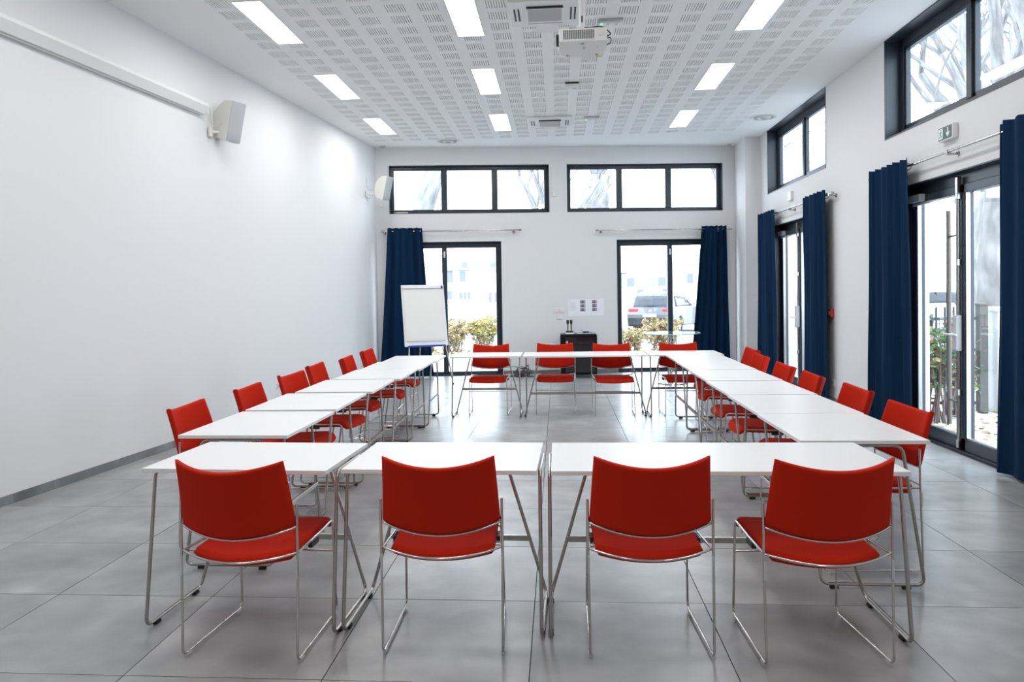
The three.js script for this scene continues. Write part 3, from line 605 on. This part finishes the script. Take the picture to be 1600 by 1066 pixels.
plate('back', -3.14, 3.085, 0.08, 0.07, 0.02, 'junction_box', 'small white box below the corner speaker', 'box');
for (const [w, u, y, l] of [['back', -0.16, 0.50, 'white socket strip on the wall behind the cabinet row chair'], ['left', 9.81, 0.33, 'white socket low on the blank wall'], ['right', -10.25, 0.27, 'white socket low on the curtained wall below the red button']]) { const o = plate(w, u, y, w === 'back' ? 0.24 : 0.085, 0.085, 0.012, 'wall_socket', l, 'socket', 'white wall sockets'); mesh('outlet', cyl(0.022, 0.022, 0.004).rotateX(Math.PI / 2).translate(0, 0, 0.0125), M.greyPlastic, o); }
{ const o = plate('right', -9.10, 1.17, 0.085, 0.085, 0.012, 'light_switch', 'light switch beside a navy curtain on the curtained wall', 'switch'); mesh('rocker', rbox(0.05, 0.05, 0.008, 0.002, 0, 0, 0.014), M.whitePlastic, o); }
{
  const o = plate('right', -10.27, 1.155, 0.10, 0.10, 0.045, 'fire_alarm_button', 'red fire alarm call point beside a navy curtain', 'alarm', null, M.redPlastic);
  mesh('press_plate', rbox(0.05, 0.05, 0.006, 0.002, -0.004, 0.004, 0.046), M.whitePlastic, o); mesh('press_dot', cyl(0.009, 0.009, 0.003).rotateX(Math.PI / 2).translate(-0.004, 0.004, 0.0495), M.black, o);
}
plate('right', -11.98, 2.855, 0.16, 0.13, 0.04, 'alarm_sounder', 'white square box above the curtains beside the corner pier', 'alarm');
{
  const o = wallThing('right', -7.25, 2.842, 0.0005, 'exit_sign', 'emergency exit sign with running figure and down arrow', 'exit sign');
  mesh('housing', rbox(0.26, 0.135, 0.05, 0.008, 0, 0, 0.025), M.whitePlastic, o);
  const green = std(0.035, 0.085, 0.085, 0.4), white = std(0.8, 0.82, 0.82, 0.4);
  const face = mesh('sign_face', rbox(0.235, 0.11, 0.004, 0.001, 0, 0, 0.051), green, o);
  mesh('door_pictogram', box(0.075, 0.092, 0.002, -0.072, 0, 0.0535), white, face);
  const man = [cyl(0.008, 0.008, 0.002, 0, 0, 0, 14).rotateX(Math.PI / 2).translate(-0.068, 0.033, 0.0555)];
  const limb = (a, b, r) => rod([...a, 0.0555], [...b, 0.0555], r, 6);
  man.push(limb([-0.07, 0.022], [-0.076, -0.006], 0.0055), limb([-0.076, -0.006], [-0.058, -0.018], 0.004), limb([-0.058, -0.018], [-0.06, -0.038], 0.0035), limb([-0.076, -0.006], [-0.086, -0.026], 0.004), limb([-0.086, -0.026], [-0.102, -0.028], 0.0035), limb([-0.07, 0.02], [-0.05, 0.008], 0.0032), limb([-0.072, 0.018], [-0.092, 0.006], 0.0032));
  mesh('running_figure', man.map((g) => g.translate(0, 0, -0.0555).scale(1, 1, 0.25).translate(0, 0, 0.0555)), green, face);
  const a = new THREE.Shape([[-0.009, 0.042], [0.009, 0.042], [0.009, -0.008], [0.028, 0.006], [0.028, -0.014], [0, -0.044], [-0.028, -0.014], [-0.028, 0.006], [-0.009, -0.008]].map(([x, y]) => new THREE.Vector2(x, y)));
  mesh('arrow', new THREE.ExtrudeGeometry(a, { depth: 0.002, bevelEnabled: false }).translate(0.055, 0, 0.053), white, face);
}
// poster of two sheets, one with text and three pictures, one with three pictures
{
  const sheet = (x0, wide, text) => {
    const c = document.createElement('canvas'); c.width = 512; c.height = 512; const g = c.getContext('2d');
    g.fillStyle = '#eeeef2'; g.fillRect(0, 0, 512, 512);
    if (text) { g.fillStyle = '#8f8f98'; g.fillRect(30, 40, 26, 12); for (let i = 0; i < 12; i++) { g.fillStyle = '#b9b9c4'; seed(90 + i); g.fillRect(30, 96 + i * 22, rr(120, 190), 5); } }
    for (let i = 0; i < 3; i++) {
      const x = text ? 285 : 70, w = text ? 110 : 175, y = 42 + i * 118; g.fillStyle = '#4a4850'; g.fillRect(x, y, w, 92); g.fillStyle = '#8b8890'; g.fillRect(x + w * 0.12, y + 16, w * 0.5, 44); g.fillStyle = '#a5424a'; g.fillRect(x + w * 0.42, y + 34, w * 0.18, 18); g.fillStyle = '#c9c8cf'; g.fillRect(x + w * 0.7, y + 14, w * 0.2, 60);
    }
    const t = new THREE.CanvasTexture(c); t.colorSpace = THREE.SRGBColorSpace; const m = std(1, 1, 1, 0.7); m.map = t; return m;
  };
  const o = wallThing('back', 0.508, 1.192, 0.001, 'notice_poster', 'white printed notice with six small pictures above the cabinet', 'poster');
  const pic = (w, h, mat, x, n) => { const g = new THREE.BoxGeometry(w, h, 0.0012).translate(x, 0, 0.0012); return mesh(n, g, mat, o); };
  pic(0.405, 0.305, sheet(0, 1, true), -0.122, 'text_sheet'); pic(0.245, 0.305, sheet(0, 1, false), 0.205, 'picture_sheet');
}
// ---------------------------------------------------------------- black cabinet and what stands on it
{
  const ang = WALLS.back.turn * 0.0, o = thing('equipment_cabinet', 'black rolling equipment cabinet with dark glass front against the back wall', 'cabinet', [0.345, 0, -13.66], ang);
  mesh('body', rbox(0.63, 0.70, 0.55, 0.03, 0, 0.405, 0, 3), phys(0.006, 0.006, 0.007, { roughness: 0.3, specularIntensity: 0.4 }), o);
  const d = mesh('glass_door', rbox(0.50, 0.60, 0.02, 0.008, 0.02, 0.40, 0.278), M.blackGloss, o);
  mesh('door_handle', rbox(0.012, 0.12, 0.015, 0.004, 0.255, 0.42, 0.292), M.satin, d);
  const t = new THREE.Shape([[0, 0.028], [0.018, -0.004], [0.012, -0.018], [-0.012, -0.018], [-0.018, -0.004]].map(([x, y]) => new THREE.Vector2(x, y)));
  t.holes.push(new THREE.Path([[0, 0.008], [-0.006, -0.006], [0.006, -0.006]].map(([x, y]) => new THREE.Vector2(x, y))));
  mesh('logo_mark', new THREE.ExtrudeGeometry(t, { depth: 0.002, bevelEnabled: false }).translate(-0.20, 0.62, 0.289), M.whitePlastic, d);
  mesh('side_panel', rbox(0.012, 0.58, 0.46, 0.004, -0.318, 0.41, 0), M.greyPlastic, o);
  for (const [x, z] of [[-0.25, 0.2], [0.25, 0.2], [-0.25, -0.2], [0.25, -0.2]]) mesh('caster', [cyl(0.028, 0.028, 0.022).rotateZ(Math.PI / 2).translate(x, 0.028, z), box(0.03, 0.02, 0.03, x, 0.048, z)], M.rubber, o);
  const m = thing('microphone_charger', 'charging base holding two silver microphones on the black cabinet', 'microphone stand', [0.195, 0.7555, -13.60]);
  mesh('base', rbox(0.135, 0.045, 0.09, 0.008, 0, 0.0225, 0), M.black, m);
  const tray = thing('plastic_tray', 'flat white box under the microphone base on the cabinet', 'box', [0.195, 0.755, -13.45]);
  mesh('lid', rbox(0.14, 0.022, 0.10, 0.004, 0, 0.011, 0), M.whitePlastic, tray);
  for (const [x, l] of [[0.165, 'silver microphone with black head in the charger, on the switch side'], [0.225, 'silver microphone with black head in the charger, on the poster side']]) {
    const k = thing('microphone', l, 'microphone', [x, 0.80, -13.60], 0, 'wireless microphones');
    mesh('handle', new THREE.LatheGeometry([[0, 0], [0.013, 0], [0.016, 0.12], [0.017, 0.125]].map(([a, b]) => new THREE.Vector2(a, b)), 20), M.satin, k);
    mesh('head', new THREE.LatheGeometry([[0.016, 0.12], [0.022, 0.135], [0.024, 0.175], [0.018, 0.19], [0, 0.194]].map(([a, b]) => new THREE.Vector2(a, b)), 20), M.black, k);
  }
  const p = thing('paper_sheet', 'white paper sheet lying on the black cabinet', 'paper', [0.48, 0.7555, -13.58], 0.2);
  mesh('sheet', gridSolid((a, b) => [-0.15 + a * 0.3, 0.003 + 0.004 * Math.sin(a * 4 + b * 2), 0.105 - b * 0.21], (a, b) => [-0.15 + a * 0.3, 0.001, 0.105 - b * 0.21], 8, 6), M.paper, p);
  const r = thing('radio_unit', 'small black device with a thin cable on the paper sheet', 'device', [0.475, 0.7645, -13.58], 0.1);
  mesh('case', rbox(0.10, 0.028, 0.06, 0.008, 0, 0.014, 0), M.black, r); mesh('cable', [tube([[-0.04, 0.02, 0], [-0.075, 0.045, 0.01], [-0.09, 0.055, 0.0]], 0.003, 0.02), tube([[0.04, 0.015, 0], [0.08, 0.012, 0.01], [0.11, 0.004, 0.03]], 0.003, 0.02)], M.cable, r);
}
// cables on the floor beside the cabinet
{
  seed(44); const loops = [];
  for (let k = 0; k < 9; k++) {
    const pts = [], cx = rr(-0.06, 0.06), cz = rr(-0.04, 0.04), a0 = rr(0, 6), R1 = rr(0.08, 0.16), R2 = rr(0.05, 0.10), til = rr(0.06, 0.24);
    for (let i = 0; i <= 30; i++) { const a = a0 + i / 30 * Math.PI * 2.3; pts.push(V(cx + Math.cos(a) * R1, 0.014 + til * (0.5 + 0.5 * Math.sin(a * 1 + k)) , cz + Math.sin(a) * R2)); }
    loops.push(sweep(pts, 0.0055, 6));
  }
  for (let k = 0; k < 4; k++) { const pts = []; for (let i = 0; i <= 16; i++) { const t = i / 16; pts.push(V(-0.05 + t * 0.3 * (k % 2 ? 1 : -1), 0.008, 0.05 * Math.sin(t * 6 + k) + 0.03 * k - 0.06)); } loops.push(sweep(pts, 0.0055, 6)); }
  const o = mesh(numbered('cable_coil'), loops, M.cable, scene); o.position.set(-0.66, 0, -13.66); tag(o, 'tangle of black cable on the floor between door and cabinet', 'cable');
}
// ---------------------------------------------------------------- flip chart
{
  const o = thing('flip_chart', 'white flip chart easel with blank paper pad before the navy curtain', 'flip chart', [-2.19, 0, -12.7], 0.39);
  const b = mesh('board', rbox(0.72, 1.03, 0.02, 0.006, 0, 0, 0), M.whiteboard, o); b.position.set(0, 1.13, 0); b.rotation.set(-0.25, 0, 0);
  mesh('paper_pad', gridSolid((a, c) => [-0.33 + a * 0.645, -0.435 + c * 0.875, 0.020 + 0.004 * Math.sin(c * 3 + a) * (1 - c)], (a, c) => [-0.33 + a * 0.645, -0.435 + c * 0.875, 0.011], 10, 12), M.paper, b);
  mesh('clamp_bar', [rbox(0.655, 0.055, 0.03, 0.01, -0.025, 0.475, 0.026)], M.whiteboard, b);
  mesh('clamp_knob', [rbox(0.03, 0.048, 0.034, 0.01, 0.322, 0.473, 0.026)], M.bluePlastic, b);
  mesh('pen_tray', rbox(0.62, 0.02, 0.07, 0.006, 0.0, -0.515, 0.02), M.bluePlastic, b);
  mesh('turned_sheet', gridSolid((a, c) => [-0.345 + a * 0.03 + 0.008 * Math.sin(c * 9), -0.25 + c * 0.62, -0.02 - 0.01 * a], (a, c) => [-0.345 + a * 0.03 + 0.008 * Math.sin(c * 9), -0.25 + c * 0.62, -0.024 - 0.01 * a], 3, 10), M.paper, b);
  mesh('leg', rod([0.32, 0.68, 0.10], [0.40, 0.01, 0.26], 0.012), M.satin, o);
  mesh('leg', rod([-0.28, 0.68, 0.10], [-0.34, 0.01, 0.26], 0.012), M.satin, o);
  mesh('leg', rod([-0.02, 1.40, -0.10], [0.0, 0.01, -0.50], 0.012), M.satin, o);
  for (const [x, z] of [[0.40, 0.26], [-0.34, 0.26], [0.0, -0.50]]) mesh('foot', cyl(0.016, 0.018, 0.024, x, 0.012, z), M.rubber, o);
}
// ---------------------------------------------------------------- round glass table
{
  const o = thing('glass_table', 'round glass table on a chrome lattice column before the glass door', 'table', [1.79, 0, -12.55]);
  mesh('glass_top', cyl(0.44, 0.44, 0.012, 0, 0.80, 0, 48), M.tableGlass, o);
  mesh('glass_rim', new THREE.TorusGeometry(0.44, 0.007, 8, 64).rotateX(Math.PI / 2).translate(0, 0.80, 0), M.tableGlassEdge, o);
  const R = 0.075, P = [0, 1, 2].map((k) => [R * Math.cos(k * 2.094 + 0.5), R * Math.sin(k * 2.094 + 0.5)]);
  P.forEach(([x, z], k) => {
    mesh('column_rod', rod([x, 0.02, z], [x, 0.79, z], 0.008), M.chrome, o);
    const [x2, z2] = P[(k + 1) % 3], br = []; for (let i = 0; i < 7; i++) { const y = 0.05 + i * 0.105; br.push(rod([x, y, z], [x2, y + 0.105, z2], 0.0035, 6), rod([x2, y, z2], [x, y + 0.105, z], 0.0035, 6)); }
    mesh('lattice', br, M.chrome, o);
    const a = k * 2.094 + 0.5; mesh('top_arm', rod([x, 0.785, z], [0.26 * Math.cos(a), 0.79, 0.26 * Math.sin(a)], 0.007), M.chrome, o);
  });
  mesh('base', cyl(0.22, 0.24, 0.02, 0, 0.01, 0, 40), M.chrome, o);
}
// ---------------------------------------------------------------- outside
{
  const g = thing('terrace_ground', 'pale paved ground around the building', 'ground', [0, 0, 0], 0, null, 'structure');
  mesh('paving', [span(-30, 3.9, -0.5, -0.03, -22, -14.2), span(3.762, 40, -0.5, -0.03, -22, 12)], M.paving, g);
  const r = thing('car_park_ground', 'grey car park surface beyond the planting', 'ground', [0, 0, 0], 0, null, 'structure');
  mesh('asphalt', span(-120, 120, -0.8, -0.18, -260, -22), M.asphalt, r);
}
const leafShape = (() => {
  const g = new THREE.BufferGeometry();
  g.setAttribute('position', new THREE.Float32BufferAttribute([0, 0, -0.5, 0.28, 0.06, -0.08, 0, -0.02, 0, -0.28, 0.06, -0.08, 0.2, 0.05, 0.28, 0, 0.03, 0.5, -0.2, 0.05, 0.28], 3));
  g.setIndex([0, 2, 1, 0, 3, 2, 2, 4, 1, 2, 5, 4, 2, 3, 6, 2, 6, 5]); g.computeVertexNormals(); return g;
})();
function leaves(name, n, place, size, mat, parent, tints) {
  const im = new THREE.InstancedMesh(leafShape, mat, n); im.name = name; im.userData.kind = 'stuff'; shadowed(im);
  const m = new THREE.Matrix4(), q = new THREE.Quaternion(), e = new THREE.Euler(), c = new THREE.Color();
  for (let i = 0; i < n; i++) {
    const { p, flat } = place(i), s = size * rr(0.6, 1.3); flat ? e.set(rr(-0.5, 0.5), rr(0, 6.28), rr(-0.5, 0.5)) : e.set(rr(0, 6.28), rr(0, 6.28), rr(0, 6.28));
    im.setMatrixAt(i, m.compose(p, q.setFromEuler(e), V(s, s, s)));
    const t = tints[Math.floor(rnd() * tints.length)], k = rr(0.8, 1.2); im.setColorAt(i, c.setRGB(t[0] * k, t[1] * k, t[2] * k));
  }
  parent.add(im); return im;
}
M.leafAny = std(1, 1, 1, 0.8, 0, { side: THREE.DoubleSide });
const AUTUMN = [[0.42, 0.33, 0.14], [0.34, 0.22, 0.11], [0.48, 0.40, 0.26], [0.30, 0.17, 0.09], [0.25, 0.27, 0.10]];
const GREENS = [[0.08, 0.16, 0.06], [0.12, 0.2, 0.07], [0.22, 0.26, 0.08], [0.22, 0.12, 0.07], [0.07, 0.13, 0.06]];
function shrub(x, z, w, d, h, n, size, label, tints, sd, y0 = -0.03) {
  seed(sd); const o = thing('shrub', label, 'shrub', [x, y0, z], 0, 'shrubs outside the glass doors');
  const stems = [], tips = [];
  for (let i = 0; i < 24; i++) {
    const b = V(rr(-w, w) * 0.3, 0, rr(-d, d) * 0.3), t = V(rr(-w, w) * 0.5, h * rr(0.6, 1), rr(-d, d) * 0.5), mid = b.clone().lerp(t, 0.5).add(V(rr(-0.06, 0.06), 0.05, rr(-0.06, 0.06)));
    const pts = new THREE.QuadraticBezierCurve3(b, mid, t).getPoints(7); stems.push(sweep(pts, (k) => 0.011 * (1 - 0.7 * k) , 5)); tips.push(pts);
    for (let j = 0; j < 3; j++) { const a = pts[3 + j], e = a.clone().add(V(rr(-0.2, 0.2), rr(0.05, 0.25), rr(-0.2, 0.2))); stems.push(sweep([a, a.clone().lerp(e, 0.5).add(V(0, 0.02, 0)), e], (k) => 0.005 * (1 - 0.6 * k), 4)); tips.push([a, e, e, e, e, e, e, e]); }
  }
  mesh('stems', stems, M.stem, o);
  leaves('foliage', n, () => { const t = tips[Math.floor(rnd() * tips.length)], k = rr(2, 6.99), i = Math.floor(k); return { p: t[Math.min(i, t.length - 1)].clone().lerp(t[Math.min(i + 1, t.length - 1)], k - i).add(V(rr(-0.07, 0.07), rr(-0.06, 0.07), rr(-0.07, 0.07))) }; }, size, M.leafAny, o, tints);
  return o;
}
shrub(-2.65, -19.6, 0.9, 0.8, 0.85, 3000, 0.065, 'yellowing shrub outside the door behind the flip chart, beside the door mullion', AUTUMN, 101);
shrub(-1.95, -19.9, 0.9, 0.8, 0.95, 3000, 0.065, 'tall yellow shrub outside the door behind the flip chart', [[0.5, 0.42, 0.16], [0.42, 0.33, 0.14], [0.3, 0.32, 0.12]], 102);
shrub(-3.4, -19.8, 0.9, 0.7, 0.8, 1500, 0.065, 'brown shrub outside behind the navy curtain and flip chart', AUTUMN, 103);
shrub(1.78, -18.9, 0.6, 0.5, 0.55, 1600, 0.065, 'low brown shrub outside in front of the parked car', AUTUMN, 104);
shrub(2.5, -19.2, 0.9, 0.6, 0.85, 2800, 0.065, 'tan leafy shrub covering the lower rear of the parked car', AUTUMN, 105);
shrub(4.12, -8.95, 0.42, 0.6, 1.2, 700, 0.075, 'green leafy shrub outside the door under the exit sign', GREENS, 106);
shrub(4.55, -9.40, 0.6, 0.26, 0.9, 300, 0.07, 'sparse shrub growing against the black metal fence', GREENS, 107);
{
  seed(300); const o = thing('leaf_litter', 'fallen brown leaves on the paving outside the door under the exit sign', 'leaves', [0, -0.025, 0], 0, null, 'stuff');
  leaves('fallen_leaves', 1700, () => { const x = rr(3.95, 7.5); return { p: V(x, rr(0.0, 0.03), rr(-11.5, -5)), flat: true }; }, 0.085, M.leafAny, o, [[0.36, 0.24, 0.14], [0.46, 0.36, 0.24], [0.3, 0.18, 0.1], [0.52, 0.44, 0.33]]);
  const b = thing('leaf_litter', 'fallen brown leaves under the shrubs beyond the back doors', 'leaves', [0, -0.025, 0], 0, null, 'stuff');
  leaves('fallen_leaves', 3000, () => ({ p: V(rr(-4.5, 4.6), rr(0, 0.04), rr(-21.8, -18.3)), flat: true }), 0.085, M.leafAny, b, AUTUMN);
}
function tree(x, z, h, r, label, sd, lean = 0, levels = 4, nLeaves = 0, y0 = -0.03, split = 0.35) {
  seed(sd); const o = thing('bare_tree', label, 'tree', [x, y0, z], 0, 'bare trees outside');
  const branches = [], tips = [];
  const grow = (p, dir, len, rad, level) => {
    const n = 7, pts = [p.clone()], d = dir.clone(); let q = p.clone();
    for (let i = 1; i <= n; i++) { d.add(V(rr(-1, 1) * 0.13, rr(-0.2, 1) * 0.06, rr(-1, 1) * 0.13)).normalize(); q = q.clone().addScaledVector(d, len / n); pts.push(q); }
    branches.push(sweep(pts, (k) => rad * (1 - 0.5 * k), level < 2 ? 8 : 5));
    if (level >= levels) { tips.push(...pts.slice(2)); return; }
    const kids = level === 0 ? 4 : 3;
    for (let k = 0; k < kids; k++) {
      const i = k === 0 ? n : Math.max(2, n - 1 - Math.floor(rnd() * 4)), az = rr(0, 6.28), s = rr(0.45, 0.95), nd = d.clone().multiplyScalar(1).add(V(Math.cos(az) * s, rr(-0.05, 0.35), Math.sin(az) * s)).normalize();
      grow(pts[i].clone(), nd, len * rr(0.58, 0.8), rad * (1 - 0.5 * i / n) * (k === 0 ? 0.85 : 0.62), level + 1);
    }
  };
  const tp = [V(0, 0, 0)], d0 = V(lean, 1, 0).normalize(); for (let i = 1; i <= 8; i++) tp.push(d0.clone().multiplyScalar(h * split * i / 8).add(V(0.05 * Math.sin(i), 0, 0.05 * Math.cos(i * 1.3))));
  mesh('trunk', sweep(tp, (k) => r * (1.18 - 0.28 * k), 12), M.bark, o);
  for (let k = 0; k < 4; k++) { const az = k * 1.57 + rr(0, 1); grow(tp[8].clone(), V(Math.cos(az) * 0.42 + lean * 0.5, 1, Math.sin(az) * 0.42).normalize(), h * 0.28, r * 0.6, 1); }
  mesh('branches', branches, M.bark, o);
  if (nLeaves) leaves('foliage', nLeaves, () => ({ p: tips[Math.floor(rnd() * tips.length)].clone().add(V(rr(-0.2, 0.2), rr(-0.2, 0.2), rr(-0.2, 0.2))) }), 0.07, M.leafAny, o, AUTUMN);
  return o;
}
tree(-0.15, -26, 11.5, 0.24, 'bare branching tree outside between the two high back windows', 401, 0.02, 5, 120, -0.18, 0.22);
tree(-5.5, -25, 12, 0.34, 'leaning tree trunk outside the high window above the flip chart', 402, 0.28, 4, 0, -0.18, 0.5);
tree(1.55, -33, 13, 0.5, 'thick pale tree trunk outside the high window above the black cabinet', 407, 0.03, 4, 200, -0.18, 0.5);
tree(7.6, -34, 11, 0.3, 'thin bare tree outside beyond the parked car', 403, 0, 4, 200, -0.18, 0.35);
tree(7.0, -13.2, 10, 0.26, 'thick bare tree outside beyond the white gate post', 404, 0.05, 5, 300, -0.03, 0.34);
tree(7.7, -11.4, 11, 0.20, 'slender bare tree outside the high window above the exit sign', 405, -0.22, 5, 300, -0.03, 0.40);
tree(9.6, -18.5, 12, 0.3, 'bare tree outside the high window beside the corner pier', 406, 0.04, 4, 250, -0.03, 0.3);
// fence, gate posts
{
  const o = thing('metal_fence', 'black metal bar fence outside the door under the exit sign', 'fence', [0, -0.03, -9.65]);
  for (let i = 0; i < 11; i++) mesh('bar', box(0.018, 1.2, 0.018, 3.88 + i * 0.1, 0.66, 0), M.fence, o);
  for (const y of [0.12, 1.12]) mesh('rail', box(1.12, 0.035, 0.03, 4.37, y, 0), M.fence, o);
  const w = thing('wooden_post', 'dark wooden post between the metal fence and the white gate post', 'post', [5.0, -0.03, -9.65]);
  mesh('shaft', rbox(0.1, 1.27, 0.1, 0.01, 0, 0.635, 0), M.darkWood, w); mesh('cap', rbox(0.11, 0.03, 0.11, 0.008, 0, 1.285, 0), M.darkWood, w);
  const p = thing('gate_post', 'white rendered gate post beside the dark wooden post', 'post', [5.32, -0.03, -9.75]);
  mesh('shaft', rbox(0.36, 1.2, 0.36, 0.01, 0, 0.6, 0), M.render, p); mesh('cap', rbox(0.42, 0.05, 0.42, 0.01, 0, 1.225, 0), M.render, p);
}
// parked car seen from its rear corner
function car(x, y, z, turn, paint, label) {
  const o = thing('parked_car', label, 'car', [x, y, z], turn, 'parked cars');
  const S = (pts) => new THREE.Shape(pts.map(([a, b]) => new THREE.Vector2(a, b)));
  const ex = (pts, w, bev = 0.05) => new THREE.ExtrudeGeometry(S(pts), { depth: w - 2 * bev, bevelEnabled: true, bevelSize: bev, bevelThickness: bev, bevelSegments: 3 }).translate(0, 0, -w / 2 + bev);
  const arch = (cx) => Array.from({ length: 9 }, (_, i) => { const a = Math.PI - i / 8 * Math.PI; return [cx + 0.38 * Math.cos(a), 0.36 + 0.36 * Math.sin(a)]; });
  const body = mesh('body', ex([[-2.12, 0.48], [-2.15, 0.75], [-2.05, 0.98], [0.9, 0.98], [1.95, 0.88], [2.1, 0.7], [2.1, 0.36], ...arch(1.3).reverse(), ...arch(-1.32).reverse(), [-2.05, 0.36]], 1.8), paint, o);
  const cabin = ex([[-2.02, 0.98], [-1.72, 1.5], [-1.4, 1.56], [0.1, 1.56], [0.85, 1.0]], 1.6, 0.04), p = cabin.attributes.position;
  for (let i = 0; i < p.count; i++) p.setZ(i, p.getZ(i) * (1 - 0.22 * Math.max(0, (p.getY(i) - 0.98) / 0.58)));
  cabin.computeVertexNormals(); mesh('cabin', cabin, paint, o);
  mesh('rear_window', gridSolid((a, b) => [-2.045 + b * 0.265 - 0.03, 1.03 + b * 0.40, -0.68 + a * 1.36 * 1], (a, b) => [-2.0 + b * 0.265, 1.03 + b * 0.40, -0.66 + a * 1.32], 6, 4), M.carGlass, o);
  for (const s of [-1, 1]) {
    mesh('side_window', gridSolid((a, b) => [-1.5 + a * 1.95 + (a < 0.5 ? 0.15 : -0.3) * b, 1.05 + b * 0.38, s * (0.815 - b * 0.12)], (a, b) => [-1.5 + a * 1.95 + (a < 0.5 ? 0.15 : -0.3) * b, 1.05 + b * 0.38, s * (0.76 - b * 0.12)], 6, 3), M.carGlass, o);
    mesh('tail_lamp', rbox(0.16, 0.15, 0.40, 0.04, -2.08, 0.90, s * 0.66), M.tailLamp, o);
    for (const cx of [1.3, -1.32]) { const w = mesh('wheel', new THREE.TorusGeometry(0.25, 0.10, 10, 28).translate(cx, 0.345, s * 0.79), M.tyre, o); mesh('rim', [cyl(0.2, 0.2, 0.05).rotateX(Math.PI / 2).translate(cx, 0.345, s * 0.82), ...[0, 1, 2, 3, 4].map((k) => box(0.05, 0.36, 0.02).rotateZ(k * 1.2566 / 2 * 2).translate(cx, 0.345, s * 0.85))], M.alloy, w); }
  }
  mesh('bumper', rbox(0.16, 0.34, 1.74, 0.06, -2.12, 0.50, 0), M.black, o);
  mesh('number_plate', rbox(0.02, 0.11, 0.52, 0.005, -2.205, 0.72, 0), M.plate, o);
  mesh('tailgate_badge', rbox(0.02, 0.06, 0.1, 0.008, -2.145, 0.90, 0), M.alloy, o);
  return o;
}
car(4.35, -0.18, -31.2, Math.PI / 2 - 0.46, M.carPaint, 'silver parked car with red tail lamps outside the door behind the glass table');
car(14, -0.18, -30, 0.3, phys(0.7, 0.71, 0.72, { roughness: 0.4, clearcoat: 1 }), 'white parked car beyond the black metal fence');
// houses across the street
function house(x, z, w, d, eave, ridge, label, windows, dormers, hip = 0, sky = []) {
  const o = thing('house', label, 'house', [x, -0.18, z], 0, 'houses across the street');
  mesh('wall', span(-w / 2, w / 2, 0, eave, -d, 0), M.houseWall, o);
  const g = new THREE.BufferGeometry(), a = w / 2 + 0.3, b = w / 2 - hip, m = -d / 2;
  g.setAttribute('position', new THREE.Float32BufferAttribute([-a, eave, 0.4, a, eave, 0.4, b, ridge, m, -b, ridge, m, -a, eave, -d - 0.4, a, eave, -d - 0.4], 3)); g.setIndex([0, 1, 2, 0, 2, 3, 5, 4, 3, 5, 3, 2, 4, 0, 3, 1, 5, 2, 0, 4, 1, 1, 4, 5]);
  const roof = mesh('roof', toCreasedNormals(g, 0.3), M.slate, o);
  for (const [wx, wy, ww, wh] of windows) { const f = mesh('window', rspan(wx - ww / 2 - 0.1, wx + ww / 2 + 0.1, wy - wh / 2 - 0.1, wy + wh / 2 + 0.1, -0.02, 0.06, 0.01), M.render, o); mesh('pane', span(wx - ww / 2, wx + ww / 2, wy - wh / 2, wy + wh / 2, 0.06, 0.08), M.houseWindow, f); }
  for (const [dx, dy, dw, dh] of dormers) {
    const s = new THREE.Shape([[-dw / 2, 0], [dw / 2, 0], [dw / 2, dh], [0, dh + dw * 0.42], [-dw / 2, dh]].map(([p, q]) => new THREE.Vector2(p, q)));
    const k = mesh('dormer', new THREE.ExtrudeGeometry(s, { depth: d * 0.45, bevelEnabled: false }).translate(dx, dy, -d * 0.45 + 0.3), M.render, o);
    mesh('window', span(dx - dw * 0.28, dx + dw * 0.28, dy + 0.3, dy + dh - 0.1, 0.29, 0.34), M.houseWindow, k);
  }
  for (const [sx, sy] of sky) { const t = (sy - eave) / (ridge - eave); mesh('chimney', span(sx - 0.5, sx + 0.5, sy, ridge + 0.8, -d * 0.5 * t - 0.5, -d * 0.5 * t + 0.5), M.render, roof); }
}
house(11.5, -110, 12, 9, 2.2, 5.3, 'low house with grey slate roof and two dormers seen past the parked car', [[-3.5, 1.2, 0.9, 1.1], [0, 1.2, 0.9, 1.1], [3.5, 1.2, 0.9, 1.1]], [[-1.4, 1.9, 1.9, 1.6], [2.9, 1.9, 1.9, 1.6]], 0, [[-2.2, 4.2]]);
house(24.2, -124, 11, 9, 5.6, 8.2, 'taller house with grey roof partly hidden by the navy curtain', [[-3.6, 3.4, 1, 1.5], [-1, 3.4, 1, 1.5]], [], 2, []);
house(-12, -110, 14, 10, 4.9, 7.4, 'pale house with shuttered windows seen through the door behind the flip chart', [[-3.4, 4.0, 1.2, 1.7], [-1.4, 4.0, 0.9, 1.5], [-1.7, 1.3, 0.45, 1.0], [-1.1, 1.3, 0.45, 1.0], [-0.5, 1.3, 0.45, 1.0], [2.5, 1.0, 0.45, 1.4], [3.3, 1.0, 0.45, 1.4], [-3.4, 1.4, 0.9, 1.2]], [[-1.1, 4.9, 1.7, 1.2], [3.2, 4.9, 2.4, 1.1]], 1, []);
renderer.render(scene, camera);
